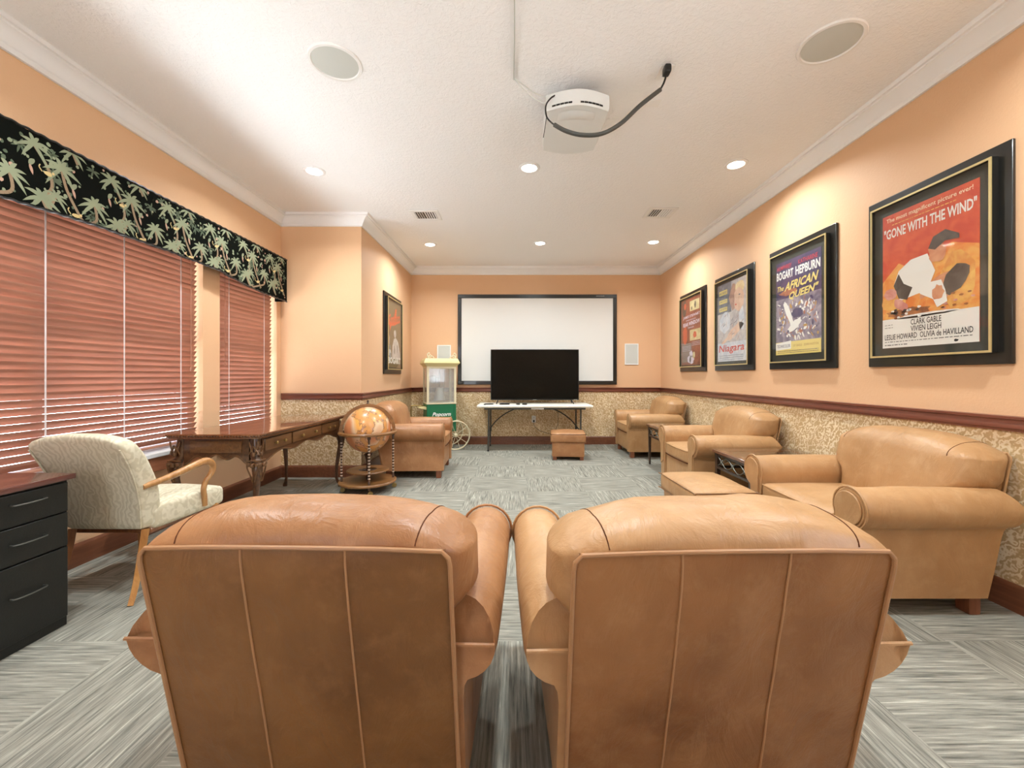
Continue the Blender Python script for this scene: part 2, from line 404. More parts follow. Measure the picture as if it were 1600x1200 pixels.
# sill boards with their apron
for k, (a, b, c, e) in enumerate(WIN[:2]):
    s_ = MB(); s_.box(XL-.10, XL+.035, a+.002, b-.002, c-.025, c+.008, 1); s_.box(XL, XL+.022, a-.04, b+.04, c-.135, c-.025, 0)
    struct(s_.build('trim_%d' % (k+1), [M['sill_wood'], M['trim_white']], bevel=.004))
poly = [(XR, YN), (XR, YB), (XB, YB), (XB, YJ), (XL, YJ), (XL, YN)]
def offs(i, d, poly=poly):
    k = len(poly); p = Vector(poly[i]); a = (p-Vector(poly[i-1])).normalized(); b = (Vector(poly[(i+1) % k])-p).normalized()
    n1 = Vector((-a.y, a.x)); n2 = Vector((-b.y, b.x)); return p+(n1+n2)*d/(1+n1.dot(n2))
def run(name, i, prof, mat, ends=None):
    n = len(prof); vs = []
    for e in (i, (i+1) % len(poly)):
        for dd, z in prof:
            q = offs(e, dd); vs.append((q.x, q.y, z))
    if ends:
        for k in range(2*n):
            if ends[k//n] is not None: vs[k] = (vs[k][0], ends[k//n], vs[k][2])
    fs = [(k, (k+1) % n, n+(k+1) % n, n+k) for k in range(n)] + [tuple(range(n)), tuple(range(n, 2*n))[::-1]]
    return struct(MB().add(vs, fs).build(name, mat, sharp=50))
crown = [(0, 2.962), (.018, 2.962), (.022, 2.985), (.03, 2.99), (.036, 3.0), (.05, 3.022), (.07, 3.043), (.088, 3.053), (.094, 3.056), (.096, 3.066), (.112, 3.068), (.12, 3.09), (0, 3.09)]
rail = [(0, .915), (.012, .915), (.016, .926), (.024, .93), (.027, .952), (.02, .962), (.022, .974), (.034, .978), (.036, .992), (0, .994)]
base = [(0, 0), (.018, 0), (.018, .118), (.012, .13), (.006, .14), (0, .14)]
for i, s_ in ((0, 3), (1, 4), (2, 5), (3, 6), (4, 7)): run('trim_%d' % s_, i, crown, M['trim_white'])
for i, s_ in ((0, 8), (1, 9), (2, 10), (3, 11)): run('trim_%d' % s_, i, rail, M['mahogany'] if i in (0, 2) else M['mahogany_x'])
for i, s_ in ((0, 'right'), (1, 'back'), (2, 'alcove'), (3, 'jog'), (4, 'left')): run('baseboard_'+s_, i, base, M['base_wood'])

# ------------------------------------------------------------------ ceiling fittings
def downlight(x, y, label, real=True):
    t = thing('recessed_light', label, 'ceiling light', (x, y, CEIL), group='recessed ceiling lights')
    m = MB(); m.lathe([(.066, 0), (.098, 0), (.098, -.004), (.09, -.009), (.072, -.008), (.066, -.002)], 36); m.build('trim_ring', M['trim_white'], t)
    m = MB(); m.lathe([(0, -.001), (.0655, -.001), (.06, -.008), (0.0, -.014)][::-1], 32); m.build('lens', M['lens'], t)
    L = bpy.data.lights.new('lamp', 'AREA'); L.shape = 'DISK'; L.size = .13; L.energy = LAMP; L.spread = R(150); L.color = (.89, .97, 1.0)
    lo = bpy.data.objects.new('lamp', L); C.objects.link(lo); lo.parent = t; lo.location = (0, 0, -.02)
lbl = ['near row recessed ceiling light closest to the window valance', 'near row recessed ceiling light just below the projector', 'near row recessed ceiling light closest to the right wall',
       'far row recessed ceiling light near the left alcove wall', 'far row recessed ceiling light in the middle, above the television', 'far row recessed ceiling light near the far right corner']
for (x, y), l in zip(DOWNLIGHTS, lbl): downlight(x, y, l)
for (x, y), l in zip(DOWNLIGHTS_UNSEEN, ['recessed ceiling light over the left front armchair', 'recessed ceiling light over the gap between the front armchairs', 'recessed ceiling light over the right front armchair',
       'rearmost recessed ceiling light on the window side', 'rearmost recessed ceiling light in the middle', 'rearmost recessed ceiling light on the poster wall side']): downlight(x, y, l)
for x, y, r, l in ((-1.085, 2.51, .155, 'round white flush ceiling speaker left of the projector'), (1.79, 2.36, .165, 'round white flush ceiling speaker right of the projector')):
    t = thing('ceiling_speaker', l, 'speaker', (x, y, CEIL), group='round ceiling speakers')
    m = MB(); m.lathe([(r-.022, -.004), (r-.018, -.011), (r-.004, -.010), (r, -.004), (r, 0), (r-.022, 0)], 56); m.build('rim', M['white'], t)
    m = MB(); m.lathe([(0, -.008), (r-.05, -.0075), (r-.0225, -.004), (r-.0225, -.001), (0, -.001)], 56); m.build('grille', M['grille'], t)
for x, y, l in ((-1.046, 4.89, 'white ceiling air vent on the left side'), (1.676, 4.82, 'white ceiling air vent on the right side')):
    t = thing('ceiling_vent', l, 'vent', (x, y, CEIL), group='ceiling air vents'); a, b = .165, .15
    m = MB(); pr = [(-a, -b), (a, -b), (a, b), (-a, b)]; q = .045
    for (X0, X1, Y0, Y1) in ((-a, a, -b, -b+q), (-a, a, b-q, b), (-a, -a+q, -b+q, b-q), (a-q, a, -b+q, b-q)): m.box(X0, X1, Y0, Y1, -.012, 0)
    m.build('frame', M['white'], t, bevel=.006)
    m = MB(); m.box(-a+q, a-q, -b+q, b-q, -.003, 0); m.build('duct_backing', M['black'], t)
    m = MB()
    for k in range(9):
        X = -a+q+.012+k*(2*(a-q)-.024)/8; tl = -1 if k < 4 else 1
        m.prism([(X-.007, -.004), (X-.003, -.004), (X+.006*tl+.004, -.012), (X+.006*tl, -.012)], -b+q, b-q, 'y')
    m.build('louvers', M['trim_white'], t)
# projector
t = thing('projector', 'white ceiling mounted projector with rounded rear and side', 'projector', (.40, 2.64, 2.90))
m = MB(); h = .205
out = [(-h, .03)] + [(-h+2*h*k/16, .03-.065*math.sin(PI*k/16)) for k in range(1, 16)] + [(h, .03), (h-.003, .40)]
out += [(h-.012-(2*h-.024)*k/10, .51+.05*math.sin(PI*k/10)) for k in range(0, 11)] + [(-h+.003, .40)]
rings = []
cx, cy = 0, .22
for z, sc in ((0.012, .93), (0, .965), (.0, .965), (.01, .99), (.04, 1), (.085, 1), (.10, .985), (.105, .95)): rings.append([(cx+(x-cx)*sc, cy+(y-cy)*sc, z) for x, y in out])
rings = rings[1:]
n = len(out); vs = [p for r_ in rings for p in r_]; fs = [(i*n+q, i*n+(q+1) % n, (i+1)*n+(q+1) % n, (i+1)*n+q) for i in range(len(rings)-1) for q in range(n)]
fs += [tuple(range(n))[::-1], tuple((len(rings)-1)*n+q for q in range(n))]
m.add(vs, fs); m.build('housing', M['proj_body'], t)
for k in range(13):
    if k in (0, 7): m = MB()
    a0, a1 = (k+1.6)/16.4, (k+2.5)/16.4
    X0, X1 = -h+2*h*a0, -h+2*h*a1; Y0, Y1 = .03-.065*math.sin(PI*a0), .03-.065*math.sin(PI*a1)
    if k in (5, 6): continue
    m.add([(X0, Y0-.002, .012), (X1, Y1-.002, .012), (X1, Y1-.002, .021), (X0, Y0-.002, .021), (X0, Y0+.02, .012), (X1, Y1+.02, .012), (X1, Y1+.02, .021), (X0, Y0+.02, .021)], [(0, 1, 2, 3), (4, 7, 6, 5), (0, 4, 5, 1), (3, 2, 6, 7), (0, 3, 7, 4), (1, 5, 6, 2)])
    if k in (4, 12): m.build('connector_slot', M['black'], t)
m = MB(); m.grid(lambda u, v: (-.12+.24*u, .02+.10*v+.03*(2*u-1)**2, -.0015-.010*math.sin(PI*v)*math.sin(PI*u)), 16, 8); m.build('lamp_cover', M['proj_body'], t)
m = MB(); m.tube([(0, .26, .104), (0, .26, .186)], .03, 20); m.lathe([(.09, .178), (.09, .189), (0, .189)][::-1], 28, T=Matrix.Translation((0, .26, 0))); m.box(-.15, .15, .06, .10, .104, .130); m.box(-.14, .14, .38, .42, .104, .125); m.box(-.02, .02, .09, .40, .122, .135)
m.build('ceiling_mount', M['black'], t)
# surface raceway and thin white leads
t = thing('cable_raceway', 'white surface cable raceway running along the ceiling to the projector', 'cable cover', (-.02, 2.0, CEIL))
m = MB(); m.box(-.008, .008, -2.5, .64, -.012, 0); m.build('channel', M['trim_white'], t)
m = MB(); m.tube(smoothpath([(0.012, -2.4, -.012), (0.016, .0, -.02), (.014, .4, -.016), (.01, .64, -.012)]), .0035, 6); m.build('loose_lead', M['grille'], t)
m = MB(); m.tube(smoothpath([(-.012, 2.63, 3.084), (.05, 2.645, 3.05), (.12, 2.66, 3.01), (.17, 2.665, 2.99), (.20, 2.67, 2.985)]), .003, 6)
m.tube(smoothpath([(-.01, 2.64, 3.084), (.04, 2.64, 3.03), (.11, 2.66, 2.98), (.175, 2.67, 2.95), (.20, 2.68, 2.955)]), .0025, 6)
tag(m.build('signal_cable', M['grille']), 'pair of thin white leads drooping from the raceway to the projector', 'cable')
# black lead to the ceiling socket
t = thing('power_cord', 'black sleeved cord looping under the projector to the ceiling socket', 'cable')
def P(px, py, y): return ((px-805)/650*y, y, 1.2-(py-587)/650*y)
sl = smoothpath([P(866, 195, 2.58), P(885, 205, 2.56), P(910, 211, 2.55), P(940, 209, 2.55), P(970, 193, 2.55), P(1000, 165, 2.55), P(1032, 140, 2.55)])
m = MB(); m.tube(sl, .013, 10); m.build('fabric_sleeve', M['cable_grey'], t)
m = MB(); m.tube(smoothpath([P(872, 147, 2.66), P(861, 153, 2.63), P(853, 165, 2.60), P(854, 182, 2.59), P(862, 192, 2.58), P(870, 197, 2.58)]), .005, 8); m.tube([P(849, 215, 2.72), P(852, 196, 2.66), P(854, 182, 2.59)], .0025, 6); m.build('cord', M['black'], t)
m = MB(); m.tube(smoothpath([P(1031, 141, 2.55), P(1037, 130, 2.55), P(1041, 118, 2.55)]), .006, 8)
m.build('cord', M['black'], t)
m = MB(); p = P(1042, 110, 2.53); m.rbox(p, (.02, .03, .025), .01, 6); m.build('plug', M['black'], t)
def plate(name, lab, cat, loc, rz, w, h, mat, slots, rx=0, group=None):
    t = thing(name, lab, cat, loc, rz, group)
    if rx: t.rotation_euler = (rx, 0, rz)
    m = MB(); m.box(-w/2, w/2, -.006, 0, -h/2, h/2); m.build('cover_plate', mat, t, bevel=.002)
    for z in slots:
        m = MB()
        m.box(-.017, .017, -.0085, -.006, z-.014, z+.014, 0)
        for x in (-.006, .006): m.box(x-.0015, x+.0015, -.0088, -.0084, z-.004, z+.006, 1)
        m.build('receptacle', [M['trim_white'], M['black']], t)
    return t
plate('wall_outlet', 'white electrical socket on the ceiling holding the black plug', 'outlet', (.93, 2.585, CEIL-.002), 0, .085, .125, M['outlet'], (-.028, .028), R(90))
plate('blank_plate', 'small white cover plate on the ceiling beside the black cord', 'plate', (.955, 2.88, CEIL-.002), 0, .09, .075, M['outlet'], (), R(90))

# ------------------------------------------------------------------ blinds and valance
def blind(a, b, z0, z1, tapes, lab, rot, wand=None):
    t = thing('window_blind', lab, 'blind', (XL-.055, a, 0), group='red wood blinds')
    L = b-a; m = MB(); n = int((z1-z0-.07)/.0445); th = R(rot); w = .025
    for k in range(n):
        z = z0+.045+k*.0445; c, s_ = math.cos(th)*w, math.sin(th)*w; e = .0018
        # inner edge up, outer edge down, gently crowned
        pts = [(-c, -s_-e), (0, -.001-e+.002), (c, s_-e), (c, s_+e), (0, .001+e+.002), (-c, -s_+e)]
        m.prism([(x, z+q) for x, q in pts], 0, L, 'y')
    m.build('slats', M['blind'], t, sharp=60)
    m = MB(); m.box(-.028, .028, 0, L, z0, z0+.018); m.build('bottom_rail', M['blind'], t, bevel=.004)
    m = MB(); m.box(-.03, .03, 0, L, z1-.05, z1); m.build('head_rail', M['blind'], t, bevel=.004)
    for y in tapes:
        m = MB(); m.box(.0245, .0255, y-a-.0045, y-a+.0045, z0+.01, z1-.03); m.box(-.0265, -.0255, y-a-.0045, y-a+.0045, z0+.01, z1-.03); m.build('ladder_tape', M['tape'], t)
    if wand:
        m = MB(); y, zb = wand; m.tube([(.036, y-a, z1-.05), (.036, y-a, zb+.03)], .0025, 6); m.rbox((.036, y-a, zb+.015), (.007, .007, .018), .006, 4); m.build('pull_cord', M['blind'], t)
    return t
blind(1.33, 3.672, .635, 2.28, (1.48, 1.98, 2.48, 2.98, 3.485), 'wide red wooden slat blind on the larger window nearest the camera', 57, (3.58, 1.24))
blind(3.905, 4.80, .615, 2.28, (4.07, 4.64), 'narrow red wooden slat blind on the far window above the desk', 60, (4.0, 1.3))
# valance: a padded board covered in dark cloth printed with palms, its print kept in its own mesh
VX, VY0, VY1, VZ = -2.64, .9, 4.81, 2.535
prof = [(.9, 2.10), (1.4, 2.08), (1.8, 2.09), (2.13, 2.12), (2.6, 2.145), (3.2, 2.15), (3.72, 2.14), (4.0, 2.10), (4.3, 2.07), (4.6, 2.06), (4.81, 2.055)]
def vbot(y):
    for (a, b), (c, d) in zip(prof[:-1], prof[1:]):
        if a <= y <= c: return b+(d-b)*(y-a)/(c-a)
    return prof[-1][1]
t = thing('window_valance', 'long black valance printed with green palms and monkeys above the blinds', 'valance', (0, 0, 0))
NV = 70; yy = [VY0+(VY1-VY0)*k/NV for k in range(NV+1)]
m = MB()
out = [(y, vbot(y)+.004*math.sin(y*24)) for y in yy]+[(y, VZ+.003*math.sin(y*30)) for y in yy[::-1]]
m.prism(out, VX-.02, VX, 'x'); m.box(XL+.001, VX-.02, VY1-.02, VY1, 2.055, VZ); m.box(XL+.001, VX-.02, VY0, VY1, VZ-.02, VZ); m.box(XL+.001, VX-.02, VY0, VY0+.02, 2.1, VZ)
rnd = random.Random(11); lay = [0]
def onv(pts, mi, eps):
    # pts (y,z) polygon on the face, clipped to the cloth
    q = []
    for y, z in pts:
        y = min(max(y, VY0+.01), VY1-.008); z = min(max(z, vbot(y)+.010), VZ-.010); q.append((VX+eps, y, z))
    m.add(q, [tuple(range(len(q)))], mi)
def leaf(cy, cz, ang, L, wd, mi, eps, droop=.5):
    n = 5; up = []; dn = []
    for k in range(n+1):
        s_ = k/n; a = ang; y = cy+math.cos(a)*L*s_; z = cz+math.sin(a)*L*s_-droop*L*s_*s_
        ww = wd*math.sin(PI*min(1, .12+s_*.88))**.8; ty, tz = -math.sin(a)+0, math.cos(a)
        up.append((y+ty*ww, z+tz*ww)); dn.append((y-ty*ww, z-tz*ww))
    for k in range(n): onv([up[k], up[k+1], dn[k+1], dn[k]], mi, eps)
def strip(pts, w, mi, eps):
    P_ = smoothpath([(p[0], p[1], 0) for p in pts], 5)
    for k in range(len(P_)-1):
        a, b = P_[k], P_[k+1]; d = (b-a).normalized(); n_ = Vector((-d.y, d.x, 0))*w
        onv([(a+n_)[:2], (b+n_)[:2], (b-n_)[:2], (a-n_)[:2]], mi, eps)
def blob(y, z, r, mi, eps, sx=1.0, n=7):
    a0 = rnd.random()*6; onv([(y+math.cos(a0+2*PI*k/n)*r*sx*(.8+.4*rnd.random()), z+math.sin(a0+2*PI*k/n)*r*(.8+.4*rnd.random())) for k in range(n)], mi, eps)
# repeat unit 0.47 m, mirrored nowhere: four palms, two trunks with monkeys, birds and sprigs
def palm(y, z, r, mi, eps):
    for q in range(8):
        a = -PI*.72+q*(PI*1.44)/7+rnd.uniform(-.1, .1); leaf(y, z, PI/2-a, r*rnd.uniform(1.0, 1.3), r*.13, mi, eps+q*.00003, .42)
y0 = VY0-.3
while y0 < VY1:
    for (dy, dz, r, trunk) in ((.06, .33, .085, [(.06, .33), (.09, .22), (.16, .10), (.20, .04)]), (.25, .20, .08, [(.25, .20), (.26, .10), (.16, .055), (.05, .02)]),
                               (.36, .40, .075, [(.36, .40), (.43, .30), (.45, .20), (.40, .13)]), (.40, .12, .085, [(.40, .12), (.43, .06), (.47, .02)]), (.12, .46, .07, [(.12, .46), (.15, .40)]), (.03, .16, .06, [(.03, .16), (.0, .08)])):
        y, z = y0+dy, 2.07+dz
        if y-.08 < VY0 or y+.03 > VY1: continue
        strip([(y0+a, 2.07+b) for a, b in trunk], .0085, 3, .0008); palm(y, z, r*1.02, 1, .0012)
    for k in range(9):
        y, z = y0+rnd.uniform(0, .5), 2.07+rnd.uniform(.03, .44)
        if VY0+.05 < y < VY1-.05:
            for q in range(6): leaf(y, z, q*PI/3+rnd.random(), .045, .006, 2, .0004, .2)
    for k in range(60):
        y, z = y0+rnd.uniform(0, .5), 2.07+rnd.uniform(.02, .45)
        if VY0+.03 < y < VY1-.03: blob(y, z, rnd.uniform(.005, .013), rnd.choice([1, 2, 1, 5, 2]), .0006+k*.000004)
    for dy, dz in ((.14, .09), (.43, .27)):
        y, z = y0+dy, 2.07+dz
        if VY0+.08 < y < VY1-.08: blob(y, z, .012, 4, .0020, 1.9); blob(y+.026, z+.011, .008, 4, .0021); strip([(y-.03, z), (y-.045, z+.02), (y-.04, z+.035)], .003, 4, .002)
    for dy, dz in ((.34, .28), (.12, .24)):
        y, z = y0+dy, 2.07+dz
        if VY0+.08 < y < VY1-.08: leaf(y, z, 1.2, .06, .013, 1, .0018, .3); leaf(y, z, -1.2, .045, .008, 5, .0019, .2)
    y0 += .44
m.build('fabric_board', [M['fabric_black'], M['palm_green'], M['palm_dim'], M['palm_trunk'], M['monkey'], M['pinkish']], t, fix=False)
m = MB(); m.tube([(VX+.001, y, VZ+.003+.003*math.sin(y*90)) for y in [VY0+(VY1-VY0)*k/260 for k in range(261)]], .007, 6); m.tube([(VX+.001, y, vbot(y)+.003*math.sin(y*90)) for y in [VY0+(VY1-VY0)*k/260 for k in range(261)]], .007, 6)
m.build('cord_edging', M['black'], t)

# ------------------------------------------------------------------ framed posters
PWD, PHT = .865, 1.15
def sheet(mb, pts, m, eps): mb.add([(x, -.036-eps, z) for x, z in pts], [tuple(range(len(pts)))], m)
def rect(mb, u0, u1, w0, w1, m, eps): sheet(mb, [(u0, w0), (u1, w0), (u1, w1), (u0, w1)], m, eps)
def bl(mb, u, w, ru, rw, m, eps, seed=0, n=14, rot=0):
    r_ = random.Random(seed); pts = []
    for k in range(n):
        a = 2*PI*k/n; q = .82+.3*r_.random(); x, z = math.cos(a)*ru*q, math.sin(a)*rw*q
        pts.append((u+x*math.cos(rot)-z*math.sin(rot), w+x*math.sin(rot)+z*math.cos(rot)))
    sheet(mb, pts, m, eps)
def tiny(mb, u0, u1, w, m, eps, h=.006, seed=0):
    r_ = random.Random(seed); u = u0
    while u < u1-.004:
        L = r_.uniform(.008, .03); rect(mb, u, min(u+L, u1), w, w+h, m, eps); u += L+.006
INK = {}
def ink(name, rgb, rgb2=None, sc=12):
    if name not in INK:
        t = NT('ink_'+name)
        if rgb2: v = t.coord(); t.col(t.ramp(t.noise(v, sc, 4, .6, .6), [(.38, s2l(rgb)), (.62, s2l(rgb2))]))
        else: t.col(s2l(rgb))
        t.set(.6); INK[name] = t.m
    return INK[name]
def poster(lab, loc, rz, pw, ph, pz, mats, art, group='framed posters'):
    t = thing('framed_poster', lab, 'poster', loc, rz, group)
    m = MB(); a, b = PWD/2, PHT/2
    m.box(-a, a, -.02, -.001, -b, b)
    m.build('backing_board', M['frame_black'], t, bevel=.006)
    ia, ib = a-.062, b-.062
    m = MB()
    for X0, X1, Z0, Z1 in ((-ia, ia, ib-.012, ib), (-ia, ia, -ib, -ib+.012), (-ia, -ia+.012, -ib+.012, ib-.012), (ia-.012, ia, -ib+.012, ib-.012)): m.box(X0, X1, -.054, -.02, Z0, Z1, 1)
    q = .0
    for X0, X1, Z0, Z1 in ((-ia+.002, ia-.002, ib-.012, ib+.0), ): pass
    for X0, X1, Z0, Z1 in ((-ia, ia, ib-.012, ib), (-ia, ia, -ib, -ib+.012), (-ia, -ia+.012, -ib+.012, ib-.012), (ia-.012, ia, -ib+.012, ib-.012)): m.box(X0, X1, -.060, -.054, Z0, Z1, 0)
    m.build('gold_frame', [M['gold'], M['frame_black']], t)
    m = MB(); m.box(-ia+.012, ia-.012, -.034, -.02, -ib+.012, ib-.012); m.build('mat_board', M['mat_board'], t)
    m = MB(); rect(m, -pw/2, pw/2, pz-ph/2, pz+ph/2, 0, 0); art(m, -pw/2, pz-ph/2, pw, ph)
    # give the printed sheet its paper thickness
    m.box(-pw/2, pw/2, -.0359, -.0341, pz-ph/2, pz+ph/2, 0)
    m.build('printed_sheet', mats, t, fix=False)
    m = MB(); m.box(-ia+.012, ia-.012, -.049, -.047, -ib+.012, ib-.012); m.build('glazing', M['picture_glass'], t)
    return t
def art_flame(m, x, z, w, h):
    U = lambda u: x+u*w
    V = lambda v: z+v*h
    sheet(m, [(U(0), V(.5)), (U(.2), V(.62)), (U(.45), V(.5)), (U(.75), V(.66)), (U(1), V(.6)), (U(1), V(.2)), (U(0), V(.2))], 1, .0003)
    bl(m, U(.8), V(.42), .11, .16, 2, .0006, 3); bl(m, U(.15), V(.33), .09, .06, 2, .0006, 4); bl(m, U(.3), V(.25), .15, .03, 6, .0008, 8)
    rect(m, U(0), U(1), V(0), V(.215), 3, .0012); bl(m, U(.5), V(.215), .2, .012, 3, .0012, 5)
    sheet(m, [(U(.14), V(.46)), (U(.2), V(.56)), (U(.34), V(.62)), (U(.52), V(.63)), (U(.6), V(.5)), (U(.52), V(.38)), (U(.36), V(.36)), (U(.22), V(.34))], 3, .0016)
    sheet(m, [(U(.14), V(.46)), (U(.2), V(.54)), (U(.26), V(.46)), (U(.36), V(.42)), (U(.3), V(.34)), (U(.2), V(.36))], 4, .0018)
    bl(m, U(.62), V(.62), .055, .065, 5, .0020, 9); sheet(m, [(U(.53), V(.66)), (U(.58), V(.73)), (U(.7), V(.755)), (U(.83), V(.70)), (U(.83), V(.67)), (U(.7), V(.68)), (U(.6), V(.64))], 4, .0024)
    bl(m, U(.80), V(.42), .06, .10, 4, .0022, 12, rot=-.5); bl(m, U(.62), V(.40), .13, .045, 5, .0020, 13, rot=.4)
    sheet(m, [(U(.4), V(.40)), (U(.52), V(.43)), (U(.66), V(.43)), (U(.70), V(.36)), (U(.72), V(.28)), (U(.62), V(.25)), (U(.58), V(.31)), (U(.45), V(.36))], 3, .0026); bl(m, U(.63), V(.35), .035, .045, 5, .0028, 15)
    bl(m, U(.10), V(.40), .05, .04, 7, .0022, 16); bl(m, U(.22), V(.31), .06, .03, 7, .0022, 17, rot=-.6)
    for k in range(22):
        r_ = random.Random(k); bl(m, U(r_.uniform(.08, .45)), V(r_.uniform(.21, .28)), .012, .008, r_.choice([3, 4, 4, 6]), .0024, k)
        bl(m, U(r_.uniform(.6, .98)), V(r_.uniform(.24, .34)), .012, .006, r_.choice([6, 1, 7]), .0024, k+40)
    text_into(m, 'The most magnificent picture ever!', U(.05), U(.95), V(.935), V(.975), -.0372, 8, .012)
    tiny(m, U(.12), U(.8), V(.915), 2, .001, .006, 3)
    text_into(m, '"GONE WITH THE WIND"', U(.02), U(.98), V(.82), V(.895), -.0372, 3, .025)
    for s_, u0, u1, v0, v1 in (('CLARK GABLE', .34, .66, .155, .195), ('VIVIEN LEIGH', .34, .66, .108, .148), ('LESLIE HOWARD  OLIVIA de HAVILLAND', .03, .95, .060, .10)):
        text_into(m, s_, U(u0), U(u1), V(v0), V(v1), -.0378, 9, .012)
    tiny(m, U(.03), U(.95), V(.042), 9, .0018, .004, 7); tiny(m, U(.03), U(.3), V(.018), 9, .0018, .005, 8); bl(m, U(.8), V(.02), .012, .008, 9, .0018, 2, rot=0)
    tiny(m, U(.03), U(.13), V(.17), 9, .0018, .003, 9); tiny(m, U(.03), U(.13), V(.15), 9, .0018, .003, 10)
def art_river(m, x, z, w, h):
    U = lambda u: x+u*w
    V = lambda v: z+v*h
    rect(m, U(0), U(1), V(.12), V(.60), 1, .0004)
    bl(m, U(.3), V(.66), .13, .03, 4, .0006, 3)
    for k in range(170):
        r_ = random.Random(k+100); bl(m, U(r_.uniform(.06, .94)), V(r_.uniform(.16, .56)), r_.uniform(.008, .03), r_.uniform(.004, .014), r_.choice([3, 3, 0, 4, 5, 3, 1]), .0006+.000006*k, k, 8, r_.uniform(0, 3))
    bl(m, U(.3), V(.44), .03, .14, 3, .0018, 6, rot=.5); bl(m, U(.5), V(.42), .08, .05, 0, .0019, 7); bl(m, U(.45), V(.30), .10, .04, 3, .0019, 8, rot=.5)
    rect(m, U(0), U(1), V(0), V(.135), 6, .0024); sheet(m, [(U(0), V(.05)), (U(.37), V(.06)), (U(.37), V(.145)), (U(0), V(.125))], 3, .0026)
    text_into(m, 'HUMPHREY', U(.03), U(.38), V(.915), V(.96), -.0378, 7, .02); text_into(m, 'KATHARINE', U(.53), U(.93), V(.915), V(.96), -.0378, 7, .02)
    text_into(m, 'BOGART', U(.02), U(.42), V(.81), V(.90), -.0384, 3, .03); text_into(m, 'HEPBURN', U(.47), U(.98), V(.81), V(.90), -.0384, 3, .03)
    text_into(m, 'The', U(.03), U(.2), V(.69), V(.745), -.0386, 6, .02, .3); text_into(m, 'AFRICAN', U(.23), U(.93), V(.685), V(.775), -.0384, 6, .03, .35, .25)
    text_into(m, 'QUEEN"', U(.32), U(.93), V(.575), V(.665), -.0386, 6, .03, .35, .25)
    text_into(m, 'TECHNICOLOR', U(.03), U(.35), V(.075), V(.11), -.039, 0, .01); text_into(m, 'S.P. EAGLE   JOHN HUSTON', U(.42), U(.95), V(.07), V(.10), -.039, 5, .01)
    tiny(m, U(.05), U(.95), V(.035), 0, .0028, .005, 5); tiny(m, U(.05), U(.95), V(.018), 0, .0028, .004, 6)
def art_falls(m, x, z, w, h):
    U = lambda u: x+u*w
    V = lambda v: z+v*h
    rect(m, U(0), U(.5), V(.62), V(1), 6, .0003); rect(m, U(0), U(1), V(0), V(.24), 1, .0005)
    bl(m, U(.58), V(.80), .10, .15, 5, .0008, 3); bl(m, U(.80), V(.89), .10, .08, 7, .0010, 4); bl(m, U(.76), V(.74), .11, .13, 2, .0012, 5, rot=.3)
    bl(m, U(.27), V(.50), .13, .13, 1, .0010, 6, rot=.6); bl(m, U(.60), V(.36), .22, .06, 2, .0012, 7, rot=.45); bl(m, U(.35), V(.28), .14, .025, 2, .0014, 8, rot=.35); bl(m, U(.85), V(.5), .06, .14, 1, .0012, 9)
    for k in range(30):
        r_ = random.Random(k+7); bl(m, U(r_.uniform(.1, .95)), V(r_.uniform(.2, .6)), .04, .004, r_.choice([1, 5, 6, 0]), .0016, k, 8, r_.uniform(0, 2))
    bl(m, U(.78), V(.80), .02, .008, 6, .0018, 2); bl(m, U(.66), V(.69), .02, .008, 4, .0018, 2)
    for k, (a, b) in enumerate(((.86, .92), (.75, .80), (.65, .70))): rect(m, U(.06), U(.36), V(a), V(b), 3, .0014); text_into(m, ('MARILYN MONROE', 'JOSEPH COTTEN', 'JEAN PETERS')[k], U(.08), U(.34), V(a+.01), V(b-.012), -.038, 6, .01)
    text_into(m, 'Niagara', U(.06), U(.94), V(.095), V(.215), -.0384, 4, .012, .2, .05)
    tiny(m, U(.08), U(.9), V(.07), 6, .0024, .006, 5); tiny(m, U(.08), U(.9), V(.045), 6, .0024, .006, 6); tiny(m, U(.08), U(.9), V(.02), 6, .0024, .004, 9)
def art_night(m, x, z, w, h):
    U = lambda u: x+u*w
    V = lambda v: z+v*h
    rect(m, U(.45), U(.92), V(.80), V(.95), 1, .0005); bl(m, U(.72), V(.88), .03, .05, 4, .0008, 3); bl(m, U(.55), V(.84), .02, .03, 4, .0008, 4)
    bl(m, U(.17), V(.86), .07, .12, 4, .0005, 5); bl(m, U(.2), V(.90), .04, .05, 2, .0007, 6)
    rect(m, U(.45), U(.97), V(.36), V(.52), 1, .0005); bl(m, U(.7), V(.44), .06, .05, 2, .0008, 7); bl(m, U(.2), V(.45), .08, .14, 2, .0005, 8); rect(m, U(.03), U(.52), V(.04), V(.33), 5, .0004)
    text_into(m, 'JAMES STEWART', U(.1), U(.95), V(.70), V(.75), -.0378, 3, .02, 0, .3); text_into(m, 'ALFRED HITCHCOCK\'S', U(.25), U(.75), V(.665), V(.685), -.0378, 3, .01); text_into(m, 'REAR WINDOW', U(.1), U(.95), V(.59), V(.65), -.0378, 3, .03, 0, .3); text_into(m, 'TECHNICOLOR', U(.35), U(.65), V(.55), V(.57), -.0378, 3, .01)
    for k in range(4): tiny(m, U(.05), U(.5), V(.28-.022*k), 3, .0012, .006, k)
    for k in range(3): tiny(m, U(.56), U(.95), V(.33-.022*k), 3, .0012, .006, k)
    bl(m, U(.52), V(.16), .06, .05, 3, .0014, 9); bl(m, U(.5), V(.08), .12, .06, 3, .0014, 10); bl(m, U(.66), V(.14), .04, .05, 1, .0016, 11); bl(m, U(.48), V(.08), .03, .05, 4, .0018, 12)
